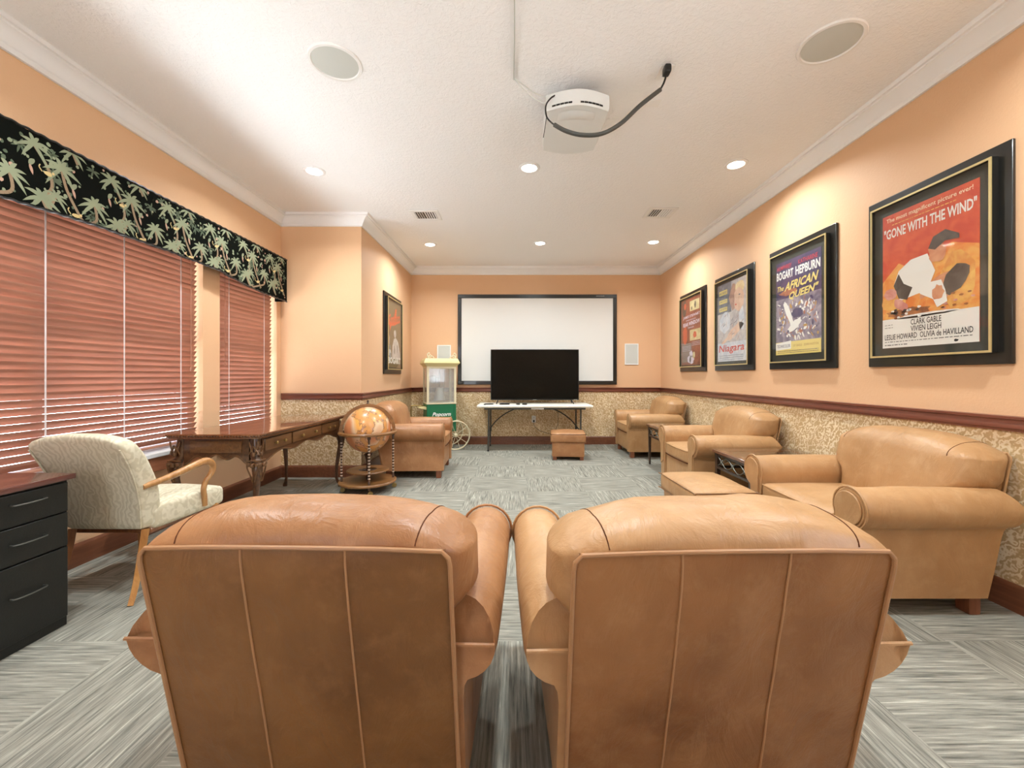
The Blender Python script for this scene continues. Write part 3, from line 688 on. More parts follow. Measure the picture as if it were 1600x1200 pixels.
def art_noir(m, x, z, w, h):
    U = lambda u: x+u*w
    V = lambda v: z+v*h
    sheet(m, [(U(.30), V(.14)), (U(.36), V(.34)), (U(.46), V(.44)), (U(.62), V(.46)), (U(.80), V(.40)), (U(.95), V(.22)), (U(.97), V(.13))], 1, .0006)
    bl(m, U(.55), V(.52), .06, .065, 1, .0008, 4); bl(m, U(.5), V(.27), .03, .06, 2, .001, 5); bl(m, U(.72), V(.30), .02, .07, 2, .001, 6); bl(m, U(.13), V(.22), .09, .05, 1, .0006, 7); bl(m, U(.2), V(.18), .05, .04, 2, .0008, 8)
    bl(m, U(.13), V(.40), .012, .08, 1, .0008, 9); text_into(m, 'Casablanca', U(.06), U(.94), V(.66), V(.84), -.0378, 3, .03, .15, .6); sheet(m, [(U(.08), V(.76)), (U(.20), V(.66)), (U(.45), V(.68)), (U(.95), V(.76)), (U(.95), V(.73)), (U(.5), V(.645)), (U(.26), V(.62)), (U(.17), V(.54)), (U(.13), V(.62))], 3, .0012); sheet(m, [(U(.50), V(.76)), (U(.56), V(.90)), (U(.66), V(.92)), (U(.64), V(.78))], 3, .0012)
    text_into(m, 'BOGART', U(.03), U(.97), V(.055), V(.155), -.0385, 4, .045)
PX = XR
inkA = [ink('red', (206, 74, 44), (222, 98, 58)), ink('orange', (232, 132, 56), (240, 176, 92)), ink('yellow', (240, 190, 98), (226, 150, 76)), ink('paper', (240, 236, 226)), ink('dark', (78, 66, 58), (104, 92, 80)),
        ink('skin', (206, 132, 94), (228, 166, 124)), ink('brown', (140, 82, 46), (190, 122, 66)), ink('rose', (206, 132, 118), (226, 168, 150)), ink('creamtext', (248, 226, 190)), ink('text', (44, 42, 42))]
poster('framed poster with red and orange sky, nearest on the right wall', (PX, 2.548, 1.835), -PI/2, .593, .89, -.005, inkA, art_flame)
inkB = [ink('indigo', (66, 60, 92), (96, 76, 104)), ink('haze', (176, 160, 168), (120, 108, 124)), ink('amber', (196, 120, 84)), ink('paper', (240, 236, 226)), ink('rust', (206, 128, 82), (150, 96, 84)), ink('ochre', (190, 146, 76)), ink('lemon', (236, 214, 128)), ink('redtext', (196, 72, 84))]
poster('framed poster with bold yellow slanted title on indigo above a busy pale scene', (PX, 3.71, 1.835), -PI/2, .593, .87, -.005, inkB, art_river)
inkC = [ink('mist', (214, 206, 200), (186, 178, 178)), ink('whiteish', (232, 232, 234), (204, 210, 218)), ink('face', (236, 204, 178), (224, 184, 158)), ink('lemon', (236, 214, 128)), ink('scarlet', (214, 74, 58)), ink('tanface', (200, 160, 138), (176, 138, 122)), ink('slate', (104, 104, 112), (134, 134, 140)), ink('blonde', (240, 222, 176), (226, 198, 146))]
poster('framed pale poster of two faces close together with a red title at the bottom', (PX, 4.84, 1.835), -PI/2, .64, .93, .0, inkC, art_falls)
inkD = [ink('maroon', (122, 66, 48), (156, 82, 58)), ink('photo', (224, 206, 158), (196, 180, 130)), ink('flame', (206, 90, 58)), ink('lilac', (220, 208, 220)), ink('dark', (78, 66, 58)), ink('taupe', (138, 116, 104))]
poster('framed maroon poster with small pale photographs, farthest on the right wall', (PX, 5.956, 1.835), -PI/2, .66, .96, 0, inkD, art_night)
inkE = [ink('olive', (124, 108, 78)), ink('paper2', (226, 220, 212), (196, 190, 184)), ink('grey', (140, 138, 130)), ink('orangered', (236, 100, 56)), ink('whitetext', (246, 244, 238))]
poster('framed olive poster with orange script title on the left alcove wall', (XB, 6.145, 1.80), PI/2, .66, .96, 0, inkE, art_noir)
# ------------------------------------------------------------------ leather club chairs
def armchair(label, loc, rz, lea, back=None, e=0.0, wr=1.0, detail=1, group='leather club armchairs'):
    t = thing('leather_armchair', label, 'armchair', loc, rz, group); back = back or lea
    ca = .366+e; hb = .366+e*.5; hp = .406+e*.5; ai = ca-.095; ao = ca+.012
    YR = lambda z: max(0, (.80-z))*.21; FY = .85; r0 = .098
    # upholstered body
    m = MB(); m.rbox((0, .49, .25), (ai+.02, .325, .16), .02, 4); m.rbox((0, .805, .225), (ai+.005, .03, .135), .02, 5)
    m.build('seat_base', lea, t)
    # arms
    for s_ in (-1, 1):
        def profile(sc=1.0):
            P_ = [(ai+.015, .09), (ai+.012, .27), (ai+.006, .45)]
            for k in range(19):
                a = R(205-(205+75)*k/18); P_.append((ca+r0*math.cos(a), .54+r0*math.sin(a)))
            P_ += [(ao+.004, .43), (ao, .395), (ao, .22), (ao-.004, .09)]
            return [(ca+(x-ca)*sc, .3+(z-.3)*sc) for x, z in P_]
        rings = []; NY = 16
        for k in range(NY+1):
            u = k/NY; pr = profile()
            ring = []
            for x, z in pr:
                yr = YR(z)+.012+max(0, z-.55)*.9
                y = yr+(FY-.02-yr)*u
                bul = .004*math.sin(PI*u)+.002*u
                dx, dz = x-ca, z-.54
                if z > .435: x += dx/r0*bul; z += dz/r0*bul+.006*noise.noise(Vector((x*6, y*7, s_*3+loc[0])))*wr
                if k == 0: x -= dx*.05
                ring.append((s_*x, y, z))
            rings.append(ring)
        for sc, y in ((.985, FY-.008), (.96, FY), ):
            rings.append([(s_*(ca+(x-ca)*sc), y, .54+(z-.54)*sc if z > .435 else z) for x, z in profile()])
        n = len(rings[0]); vs = [p for q in rings for p in q]
        fs = [(i*n+q, i*n+(q+1) % n, (i+1)*n+(q+1) % n, (i+1)*n+q) for i in range(len(rings)-1) for q in range(n)]
        fs += [tuple(range(n))[::-1], tuple((len(rings)-1)*n+q for q in range(n))]
        arm = MB().add(vs, fs).build('arm', lea, t, sharp=50)
        # welt around the rounded front panel, and around its facing
        pr = [(s_*(ca+(x-ca)*1.07), FY-.006, .54+(z-.54)*1.07 if z > .435 else z) for x, z in profile()[1:-1]]
        m = MB(); m.tube(pr, .0055, 6); m.build('welt', lea, arm); m = MB()
        pr2 = [(s_*(ca+(x-ca)*.86), FY+.003, .54+(z-.54)*.86 if z > .435 else z) for x, z in profile()[1:-1]]
        m.grid(lambda u, v: (0, 0, 0), 2, 2) if False else None
        f2 = MB(); k2 = len(pr2); f2.add([(x, FY+.0, z) for x, y, z in pr2]+[(x, FY+.009, z) for x, y, z in pr2], [tuple(range(k2, 2*k2)), tuple(range(k2))[::-1]]+[(i, (i+1) % k2, k2+(i+1) % k2, k2+i) for i in range(k2)])
        f2.build('front_panel', lea, t, bevel=.004)
        # rear welt across the back end of the roll
        m.tube([(s_*(ca+x), YR(.55)+.010, .549) for x in (-.088, -.05, 0, .05, .093)], .005, 6)
        m.build('welt', lea, arm)
    # seat cushion
    def cush(w, h):
        w = w.copy(); k = (1-(w.x/h[0])**2)*(1-(w.y/h[1])**2)
        if w.z > 0: w.z += .028*max(0, k)
        w.y += .012*(1-(w.x/h[0])**2) if w.y > h[1]*.5 else 0
        return w
    hx, hy, hz = ai-.004, .325, .068
    m = MB(); m.rbox((0, .525, .41), (hx, hy, hz), .035, 8, fn=cush); sc_ = m.build('seat_cushion', lea, t)
    for z in (.468, .355):
        m = MB(); loop = [(-hx+.01, .22, z), (-hx+.006, .75, z), (-hx+.02, .832, z), (-hx+.05, .852, z), (0, .862, z), (hx-.05, .852, z), (hx-.02, .832, z), (hx-.006, .75, z), (hx-.01, .22, z)]
        m.tube(smoothpath(loop, 4), .005, 6); m.build('welt', M['seam_dark'] if z < .4 else lea, sc_)
    # back: framed slab behind, rolled pillow in front and over the top
    rnd = random.Random(int(loc[0]*100+50))
    sd = rnd.random()*20
    def slab(u, v):
        z = .09+.715*v; x = (-hb+2*hb*u)*(1-.05*max(0, (z-.765)/.04)**2); ed = (1-(2*u-1)**6)*(1-(2*v-1)**8)
        y = YR(z)-.010*ed+.011*ed*wr*noise.noise(Vector((x*4.5+sd, z*2.6+x*2, sd)))+.003*wr*ed*noise.noise(Vector((x*16, z*9, sd)))
        return (x, y-.002, z)
    m = MB(); m.grid(slab, 37, 37)
    m.add([(-hb, YR(.09)-.002, .09), (hb, YR(.09)-.002, .09), (hb*.95, -.002, .805), (-hb*.95, -.002, .805), (-hb, YR(.09)+.06, .09), (hb, YR(.09)+.06, .09), (hb*.95, .06, .79), (-hb*.95, .06, .79)], [(0, 4, 5, 1), (1, 5, 6, 2), (2, 6, 7, 3), (3, 7, 4, 0), (4, 7, 6, 5)])
    bp = m.build('back_panel', back, t)
    m = MB()
    edge = [(-hb+.004, YR(.09)-.006, .09)] + [(-hb+.004, YR(z)-.006, z) for z in (.3, .5, .7, .765)] + [(-hb+.007, -.002, .785), (-hb+.022, -.005, .802), (-.2, -.007, .807), (0, -.007, .808), (.2, -.007, .807), (hb-.022, -.005, .802), (hb-.007, -.002, .785)] + [(hb-.004, YR(z)-.006, z) for z in (.765, .7, .5, .3, .09)]
    m.tube(edge, .0055, 8)
    m.build('welt', M['piping_light'] if back is not lea else lea, bp)
    for sx in (-1, 1): m = MB(); m.tube([(sx*hb/3+.0, slab(.5+sx/6, v)[1]-.0015, (.09+.715*v)) for v in [k/24 for k in range(25)]], .0028, 6); m.build('panel_seam', M['piping_light'] if back is not lea else M['seam_dark'], bp)
    dy, rr = .125, (.072, .115, .095)
    def pil(w, h):
        x = w.x; z = w.z+.585; y = w.y
        top = max(0, min(1, (z-.55)/.33))
        z = z if z < .775 else .775+(z-.775)*(1-.86*min(1, abs(x/h[0]))**3.4)
        nar = max(0, min(1, (.66-z)/.10)); nar = nar*nar*(3-2*nar)
        x *= 1-nar*(1-(ai+.004)/h[0])
        k = max(0, 1-(x/h[0])**4)
        if y > 0: y += .030*k*max(0, 1-((z-.66)/.28)**2)
        if y < 0 and z > .79: y -= .010*k
        nz = .010*wr*noise.noise(Vector((x*7+sd, z*7, y*7)))*(1 if y > -.05 or z > .82 else 0)
        y += nz; z += nz*.5
        y += max(-.2, (.80-z))*.21
        return (x, y+.130, z)
    m = MB(); m.rbox((0, 0, 0), (hp, dy, .30), rr, 22, fn=pil); bk = m.build('backrest', lea, t)
    if detail:
        hh = (hp, dy, .30)
        def surf(x, a):   # point on the pillow's rolled top: a = 0 at the rear seam, 1 at the front
            r3 = rr[1]; rz_ = rr[2]; cyr, czr = -(dy-r3), .30-rz_; cf = dy-r3
            if a < .45: an = PI-(PI/2)*(a/.45); p = Vector((x, cyr+r3*math.cos(an), czr+rz_*math.sin(an)))
            elif a < .55: p = Vector((x, cyr+(cf-cyr)*(a-.45)/.1, .30))
            else: an = PI/2*(1-(a-.55)/.45); p = Vector((x, cf+r3*math.cos(an), czr+rz_*math.sin(an)))
            return Vector(pil(p, hh))
        for sx in (-1, 1):
            x0 = (hp-.125)*sx
            m = MB(); m.tube([surf(x0+sx*.03*a, .1+a*.9)+Vector((0, 0, -.0003)) for a in [k/16 for k in range(17)]], .0018, 5); m.build('pleat', M['seam_dark'], bk)
    for sx in (-1, 1):
        for y in (.21, .79):
            m = MB(); m.rbox((sx*(ca-.04), y, .048), (.035, .03, .048), .006, 3); m.build('leg', M['foot_wood'], t)
    return t
LR, LT, LB = M['leather_red'], M['leather_tan'], M['leather_back']
armchair('reddish brown leather club armchair seen from behind, left of the front pair', (-.510, .955, 0), R(-1.6), LR, LB, 0, .35)
armchair('tan leather club armchair with wrinkled back seen from behind, right of the front pair', (.497, .935, 0), R(1.8), LT, M['leather_back_tan'], .010, 1.5)
armchair('wide tan leather armchair against the right wall nearest the camera', (2.515, 2.50, 0), PI/2, LT, None, .055, .8)
armchair('tan leather armchair between the two side tables on the right wall', (2.50, 4.29, 0), PI/2+R(.5), LT, None, .03, .8)
armchair('tan leather armchair in the far right corner beyond the side table', (2.50, 6.45, 0), PI/2, LT, None, .03, .8)
armchair('reddish leather armchair between the globe and the popcorn cart', (-1.70, 5.22, 0), -PI/2+R(2), LR, None, .025, .6)

def ottoman(label, loc, rz, w, d, h, lea):
    t = thing('leather_ottoman', label, 'ottoman', loc, rz, 'leather ottomans')
    def puf(p, hh):
        p = p.copy(); k = max(0, (1-(p.x/hh[0])**2)*(1-(p.y/hh[1])**2))
        if p.z > 0: p.z += .03*k
        p.z += .004*noise.noise(p*9)
        return p
    m = MB(); m.rbox((0, 0, .055+(h-.17)/2), (w/2-.02, d/2-.02, (h-.17)/2+.01), .018, 5); m.build('base', lea, t)
    m = MB(); m.rbox((0, 0, h-.085), (w/2, d/2, .066), .03, 8, fn=puf); c = m.build('cushion', lea, t)
    for z in (h-.03, h-.142):
        m = MB(); q = .004; m.tube(smoothpath([(-w/2+q, -d/2+.03, z), (-w/2+.015, -d/2+.008, z), (0, -d/2+q, z), (w/2-.015, -d/2+.008, z), (w/2-q, -d/2+.03, z), (w/2-q, d/2-.03, z), (w/2-.015, d/2-.008, z), (0, d/2-q, z), (-w/2+.015, d/2-.008, z), (-w/2+q, d/2-.03, z)], 4, True), .0042, 6, closed=True); m.build('welt', M['leather_back'], c)
    for sx in (-1, 1):
        for sy in (-1, 1): m = MB(); m.rbox((sx*(w/2-.06), sy*(d/2-.06), .03), (.028, .028, .032), .006, 3); m.build('leg', M['foot_wood'], t)
ottoman('leather ottoman between the right wall armchairs and the front armchairs', (1.395, 3.06, 0), R(2), .44, .60, .445, LT)
ottoman('small leather ottoman standing in front of the folding table', (.77, 6.10, 0), R(-5), .50, .46, .40, LR)

# ------------------------------------------------------------------ side tables with metal scrollwork
def side_table(label, loc, rz, w, d, h):
    t = thing('side_table', label, 'side table', loc, rz, 'dark side tables')   # local: front faces -y, w along x, d along y
    m = MB(); a, b = w/2, d
    for X0, X1, Y0, Y1 in ((-a, a, 0, .07), (-a, a, d-.07, d), (-a, -a+.07, .07, d-.07), (a-.07, a, .07, d-.07)): m.box(X0, X1, Y0, Y1, h-.028, h)
    m.build('top_frame', M['table_top'], t, bevel=.005)
    m = MB(); m.box(-a+.07, a-.07, .07, d-.07, h-.022, h-.016, 0); m.build('inset_panel', M['table_dark'], t)
    m = MB(); m.box(-a+.012, a-.012, .012, d-.012, h+.0005, h+.0065); m.build('glass_top', M['glass'], t, bevel=.002)
    m = MB()
    for X0, X1, Y0, Y1 in ((-a+.02, a-.02, .02, .035), (-a+.02, a-.02, d-.035, d-.02), (-a+.02, -a+.035, .035, d-.035), (a-.035, a-.02, .035, d-.035)):
        m.box(X0, X1, Y0, Y1, h-.05, h-.028); m.box(X0, X1, Y0, Y1, h-.165, h-.145)
    m.build('apron_rails', M['table_dark'], t)
    def scroll(m, p0, p1):
        z0, z1 = h-.143, h-.052; L = (Vector(p1)-Vector(p0)); n = 3
        for k in range(n):
            for s_ in (0, 1):
                pts = []
                for q in range(15):
                    u = q/14; aa = u*PI*1.0; xx = (k+u)/n
                    zz = (z0+z1)/2+(z1-z0)*.46*math.cos(aa)*(1 if s_ else -1)
                    p = Vector(p0)+L*xx; pts.append((p.x, p.y, zz))
                m.tube(pts, .0042, 5)
            c = Vector(p0)+L*((k+.5)/n); m.tube([(c.x+.018*math.cos(q*PI/5)*(L.x != 0), c.y+.018*math.cos(q*PI/5)*(L.y != 0), (z0+z1)/2+.018*math.sin(q*PI/5)) for q in range(10)], .0035, 5, closed=True)
    for nm, p0, p1 in (('scrollwork', (-a+.03, .027, 0), (a-.03, .027, 0)), ('scrollwork', (-a+.027, .03, 0), (-a+.027, d-.03, 0)), ('scrollwork', (a-.027, .03, 0), (a-.027, d-.03, 0))):
        m = MB(); scroll(m, p0, p1); m.build(nm, M['iron_light'], t)
    for sx in (-1, 1):
        for y in (.035, d-.035):
            m = MB(); x = sx*(a-.035); m.add([(x-.012, y-.012, 0), (x+.012, y-.012, 0), (x+.012, y+.012, 0), (x-.012, y+.012, 0), (x-.019, y-.019, h-.028), (x+.019, y-.019, h-.028), (x+.019, y+.019, h-.028), (x-.019, y+.019, h-.028)], [(0, 3, 2, 1), (4, 5, 6, 7), (0, 1, 5, 4), (1, 2, 6, 5), (2, 3, 7, 6), (3, 0, 4, 7)])
            m.build('leg', M['table_dark'], t, bevel=.003)
side_table('glass topped dark side table between the wide armchair and the middle armchair', (1.765, 3.43, 0), -PI/2, .60, .73, .545)
side_table('glass topped dark side table between the middle and the far corner armchairs', (1.79, 5.34, 0), -PI/2, .68, .70, .545)

# ------------------------------------------------------------------ folding table, television and what lies on the table
t = thing('folding_table', 'long white plastic folding table with dark legs under the television', 'table', (.31, 6.86, 0))
m = MB(); m.rbox((0, 0, .717), (.915, .36, .022), .02, 8); m.build('tabletop', M['plastic_white'], t)
m = MB(); m.box(-.80, .80, -.30, -.275, .665, .694); m.box(-.80, .80, .275, .30, .665, .694); m.build('side_rails', M['grey_metal'], t)
for sx in (-1, 1):
    X = sx*.73
    for y in (-.26, .26):
        m = MB(); m.tube([(X, y, .69), (X, y, .33), (X+sx*.005, y-.0, .30), (X+sx*.01, y, .012)], .0135, 10); m.tube([(X, y, .25), (X, y, .34)], .018, 10); l = m.build('leg', M['grey_metal'], t)
        m = MB(); m.lathe([(.0, 0), (.017, 0), (.017, .022), (0, .022)], 12, T=Matrix.Translation((X+sx*.01, y, 0))); m.build('foot_cap', M['black'], l)
    m = MB(); m.tube([(X+sx*.008, -.26, .05), (X+sx*.008, .26, .05)], .011, 8); m.tube([(X, -.26, .66), (X, .26, .66)], .011, 8); m.build('cross_bar', M['grey_metal'], t)
    m = MB(); m.tube(smoothpath([(X, 0, .32), (X-sx*.12, 0, .47), (X-sx*.30, 0, .60), (X-sx*.50, 0, .68)]), .009, 8); m.tube([(X, -.25, .33), (X, .25, .33)], .009, 8); m.build('brace', M['iron'], t)
m = MB(); m.box(-.06, .14, -.33, -.32, .672, .690); m.build('label_strip', M['outlet'], t)
t = thing('television', 'large black flat television with its screen switched off on the folding table', 'television', (.322, 6.87, .741))
m = MB(); m.rbox((0, .0, .475), (.728, .022, .418), .006, 4); m.rbox((0, .035, .40), (.45, .03, .25), .02, 4); m.build('housing', M['black'], t)
m = MB(); m.box(-.716, .716, -.0235, -.0225, .075, .884); m.build('screen', M['tv_screen'], t)
m = MB(); m.box(-.03, .03, -.0245, -.022, .060, .0665); m.build('maker_badge', M['grille'], t)
for sx in (-1, 1):
    m = MB(); m.tube([(sx*.60, 0, .075), (sx*.625, -.12, .006)], .008, 8); m.tube([(sx*.60, 0, .075), (sx*.625, .12, .006)], .008, 8); m.build('foot', M['black'], t)
m = MB(); m.box(.64, .70, -.0245, -.022, .062, .066); m.build('corner_sticker', M['grille'], t)
def small(name, label, cat, x, y, w, d, h, rz, btn=0):
    t = thing(name, label, cat, (x, y, .7395), rz)
    m = MB(); m.rbox((0, 0, h/2), (w/2, d/2, h/2), min(h, w, d)*.4, 3); m.build('casing', M['black'], t)
    if btn:
        m = MB()
        for k in range(btn): m.rbox(((k-(btn-1)/2)*w*.8/btn, 0, h), (w*.28/btn, d*.2, .002), .0015, 2)
        m.build('buttons', M['grey_metal'], t)
small('remote_control', 'dark remote control lying on the table left of the television', 'remote control', -.42, 6.62, .15, .045, .018, .05, 5)
small('media_box', 'flat black media box on the table under the left of the television', 'media box', -.17, 6.64, .16, .10, .022, 0, 2)
small('game_controller', 'small black item on the table in front, left of two', 'remote control', .045, 6.60, .055, .06, .02, .3, 2)
small('game_controller', 'small black item on the table in front, right of two', 'remote control', .15, 6.60, .075, .05, .02, -.4, 2)
small('adapter', 'tiny black adapter at the left front of the table', 'adapter', -.48, 6.55, .035, .025, .012, .1)
# screen on the wall
t = thing('projection_screen', 'large white fixed projection screen in a black frame on the back wall', 'projection screen', (.385, YB, 1.83))
a, b = 1.385, .785
m = MB()
for X0, X1, Z0, Z1 in ((-a, a, b-.065, b), (-a, a, -b, -b+.065), (-a, -a+.065, -b+.065, b-.065), (a-.065, a, -b+.065, b-.065)): m.box(X0, X1, -.042, -.002, Z0, Z1)
m.build('frame', M['frame_black'], t, bevel=.006)
m = MB(); m.box(-a+.06, a-.06, -.03, -.02, -b+.06, b-.06); m.build('screen_fabric', M['projection'], t)
m = MB()
for k in range(9): m.box(a-.36+k*.016, a-.36+k*.016+.011, -.0432, -.042, b-.033, b-.025)
m.build('maker_mark', M['grille'], t)
for x, z, l in ((2.035, 1.575, 'white rectangular wall speaker right of the projection screen'), (-1.245, 1.55, 'white rectangular wall speaker above the popcorn cart')):
    t = thing('wall_speaker', l, 'speaker', (x, YB, z), group='white wall speakers')
    m = MB(); a, b, q = .12, .185, .017
    for X0, X1, Z0, Z1 in ((-a, a, b-q, b), (-a, a, -b, -b+q), (-a, -a+q, -b+q, b-q), (a-q, a, -b+q, b-q)): m.box(X0, X1, -.014, -.001, Z0, Z1)
    m.build('frame', M['white'], t, bevel=.003)
    m = MB(); m.box(-a+q, a-q, -.010, -.001, -b+q, b-q); m.build('grille', M['grille'], t)
plate('wall_outlet', 'white wall socket with a black plug under the folding table', 'outlet', (.325, YB, .44), 0, .075, .12, M['outlet'], (-.028, .028))
t = thing('power_cord', 'black plug and thin cord hanging from the socket behind the folding table', 'cable')
m = MB(); m.rbox((.325, YB-.028, .41), (.014, .018, .016), .006, 4); m.build('plug', M['black'], t)
m = MB(); m.tube(smoothpath([(.325, YB-.03, .40), (.33, YB-.04, .33), (.42, YB-.05, .25), (.62, YB-.05, .20), (.74, YB-.05, .36), (.73, YB-.05, .68)]), .003, 6); m.build('cord', M['black'], t)

# ------------------------------------------------------------------ popcorn cart
t = thing('popcorn_cart', 'green and cream popcorn cart with glass case and large wheel', 'popcorn cart', (-1.25, 6.86, 0), R(20))
w, d = .235, .22    # half width, half depth; front faces -y
m = MB(); m.box(-w, w, -d, d, .30, .745); m.build('base_cabinet', M['green'], t, bevel=.012)
m = MB()
for X0, X1, Z0, Z1 in ((-w+.03, w-.03, .70, .712), (-w+.03, w-.03, .34, .352), (-w+.03, -w+.042, .352, .70), (w-.042, w-.03, .352, .70)): m.box(X0, X1, -d-.004, -d, Z0, Z1)
m.build('panel_molding', M['green'], t)
m = MB(); text_into(m, 'Popcorn', -.145, .145, .535, .615, -d-.006, 0, .03, .35); m.tube([(-.14, -d-.004, .525), (0, -d-.004, .519), (.15, -d-.004, .530)], .004, 5); m.build('lettering', M['white'], t)
m = MB(); m.box(-w-.008, w+.008, -d-.008, d+.008, .745, .765); m.build('case_floor', M['cream_pale'], t, bevel=.003)
m = MB()
for sx in (-1, 1):
    for sy in (-1, 1): m.box(sx*w-(.034 if sx > 0 else 0), sx*w+(.034 if sx < 0 else 0), sy*d-(.03 if sy > 0 else 0), sy*d+(.03 if sy < 0 else 0), .765, 1.345)
m.box(-w+.034, w-.034, -d, -d+.02, 1.315, 1.345); m.box(-w+.034, w-.034, d-.02, d, 1.315, 1.345); m.box(-w, -w+.02, -d+.03, d-.03, 1.315, 1.345); m.box(w-.02, w, -d+.03, d-.03, 1.315, 1.345)
m.build('case_frame', M['cream_pale'], t)
m = MB(); m.box(-w+.034, w-.034, -d+.008, -d+.012, .765, 1.315); m.box(-w+.008, -w+.012, -d+.03, d-.03, .765, 1.315); m.box(w-.012, w-.008, -d+.03, d-.03, .765, 1.315); m.box(-w+.034, w-.034, d-.012, d-.008, .765, 1.315); m.build('glass_panes', M['case_glass'], t)
def rr(a, b, z): return [(-a, -b, z), (a, -b, z), (a, b, z), (-a, b, z)]
m = MB(); R_ = [rr(w, d, 1.345), rr(w+.035, d+.035, 1.385), rr(w+.05, d+.05, 1.40), rr(w+.05, d+.05, 1.41), rr(w+.025, d+.025, 1.465), rr(w+.02, d+.02, 1.475)]
vs = [p for q in R_ for p in q]; m.add(vs, [(i*4+q, i*4+(q+1) % 4, i*4+4+(q+1) % 4, i*4+4+q) for i in range(5) for q in range(4)]+[(3, 2, 1, 0), (20, 21, 22, 23)]); rf = m.build('roof', M['cream'], t)
for sx in (-1, 1):
    m = MB(); x = sx*(w-.02)
    m.tube(smoothpath([(x, -d, 1.475), (x+sx*.012, -d, 1.53), (x-sx*.01, -d, 1.56), (x-sx*.02, -d, 1.545)]), .010, 6)
    m.tube(smoothpath([(x-sx*.09, -d, 1.478), (x-sx*.06, -d, 1.51), (x-sx*.02, -d, 1.49), (x, -d, 1.50)]), .009, 6); m.tube(smoothpath([(x, -d, 1.49), (x-sx*.03, -d, 1.53), (x-sx*.05, -d, 1.50)]), .009, 6)
    m.tube(smoothpath([(x, -d+.09, 1.478), (x, -d+.05, 1.52), (x, -d, 1.51)]), .005, 6)
    m.build('scroll_ornament', M['cream_pale'], rf)
m = MB(); Tk = Matrix.Translation((.0, 0, 0))
m.lathe([(.0, .80), (.095, .80), (.085, .86), (.062, .96), (.055, 1.0), (.0, 1.01)], 28, T=Tk); kt = m.build('kettle', M['galv'], t)
m = MB(); m.tube([(0, 0, 1.0), (0, 0, 1.315)], .008, 8); m.tube([(.07, 0, 1.02), (.07, 0, 1.315)], .006, 8); m.tube([(0, 0, 1.04), (.07, 0, 1.02)], .005, 6); m.build('kettle_hanger', M['steel'], t)
m = MB(); m.box(-.15, -.075, -.05, .02, 1.08, 1.20); m.box(-.065, -.02, -.04, .02, 1.07, 1.17); m.build('warming_lamp', M['steel'], t, bevel=.008)
m = MB(); m.lathe([(0, .766), (.17, .766), (.18, .79), (.175, .79), (.165, .772), (0, .772)], 28); m.build('popping_tray', M['steel'], t)
m = MB(); m.prism([(-w, .70), (-w-.12, .70), (-w-.12, .688), (-w, .655)], -.17, .02, 'y'); m.build('side_shelf', M['cream'], t)
m = MB(); m.tube(smoothpath([(-w, .10, .70), (-w-.16, .10, .71), (-w-.20, .10, .70), (-w-.21, .10, .67)]), .012, 8); m.tube(smoothpath([(-w-.21, .10, .67), (-w-.20, .10, .5), (-w-.12, .10, .30), (-w, .10, .28)]), .010, 8); m.build('push_handle', M['brass'], t)
for y in (-d-.03, d+.03):
    m = MB(); cx_, cz_, rw = .22, .24, .228
    m.tube([(cx_+rw*math.cos(2*PI*k/48), y, cz_+rw*math.sin(2*PI*k/48)) for k in range(48)], .012, 8, closed=True)
    wh = m.build('wheel', M['cream_pale'], t)
    m = MB()
    for k in range(10):
        a = 2*PI*k/10; m.tube([(cx_+.02*math.cos(a), y, cz_+.02*math.sin(a)), (cx_+(rw-.01)*math.cos(a), y, cz_+(rw-.01)*math.sin(a))], .004, 6)
    m.build('spokes', M['cream_pale'], wh)
    m = MB(); m.rbox((cx_, y, cz_), (.028, .03, .028), .02, 5); m.build('hub', M['cream_pale'], wh)
m = MB(); m.tube([(.22, -d, .24), (.22, d, .24)], .012, 8); m.tube([(.22, -d+.02, .24), (.22, -d+.02, .305)], .012, 8); m.tube([(.22, d-.02, .24), (.22, d-.02, .305)], .012, 8); m.build('axle', M['cream_pale'], t)
for sy in (-1, 1): m = MB(); m.tube([(-w+.03, sy*(d-.03), .305), (-w+.03, sy*(d-.03), .0)], .014, 10); m.build('leg', M['cream_pale'], t)

# ------------------------------------------------------------------ globe on its stand
t = thing('globe_bar', 'old world globe in a wooden ring on a beaded round stand with casters', 'globe', (-1.548, 4.37, 0), R(14))
t.scale = (.965, .965, .985)
GZ, GR = .645, .242
m = MB(); m.lathe([(GR*math.sin(PI*k/36), -GR*math.cos(PI*k/36)) for k in range(37)], 48); g = m.build('globe', M['globe_map'], t, sharp=80, loc=(0, 0, GZ)); g.rotation_euler = (.35, .2, 1.1)
m = MB(); m.lathe([(.252, .602), (.298, .602), (.304, .610), (.304, .622), (.296, .630), (.252, .630), (.250, .616), (.252, .602)], 56); m.build('horizon_ring', M['globe_wood'], t, sharp=30)
def arc(r0, r1, hw):   # meridian band in the xz plane
    m = MB(); n = 40
    for k in range(n):
        a0, a1 = PI*k/n, PI*(k+1)/n
        P_ = [(r*math.cos(a), y, .628+r*math.sin(a)) for a in (a0, a1) for r, y in ((r0, -hw), (r1, -hw), (r1, hw), (r0, hw))]
        m.add(P_, [(0, 1, 5, 4), (1, 2, 6, 5), (2, 3, 7, 6), (3, 0, 4, 7)])
    return m
m = arc(.256, .290, .022); md = m.build('meridian_arch', M['globe_wood'], t)
m = MB(); m.lathe([(0, .915), (.02, .915), (.012, .925), (.008, .935), (.014, .945), (.010, .955), (0, .96)], 16); m.build('finial', M['globe_dark'], md)
m = MB(); m.lathe([(0, .085), (.29, .085), (.30, .093), (.30, .105), (.292, .113), (0, .113)], 56); m.build('base_shelf', M['globe_wood'], t)
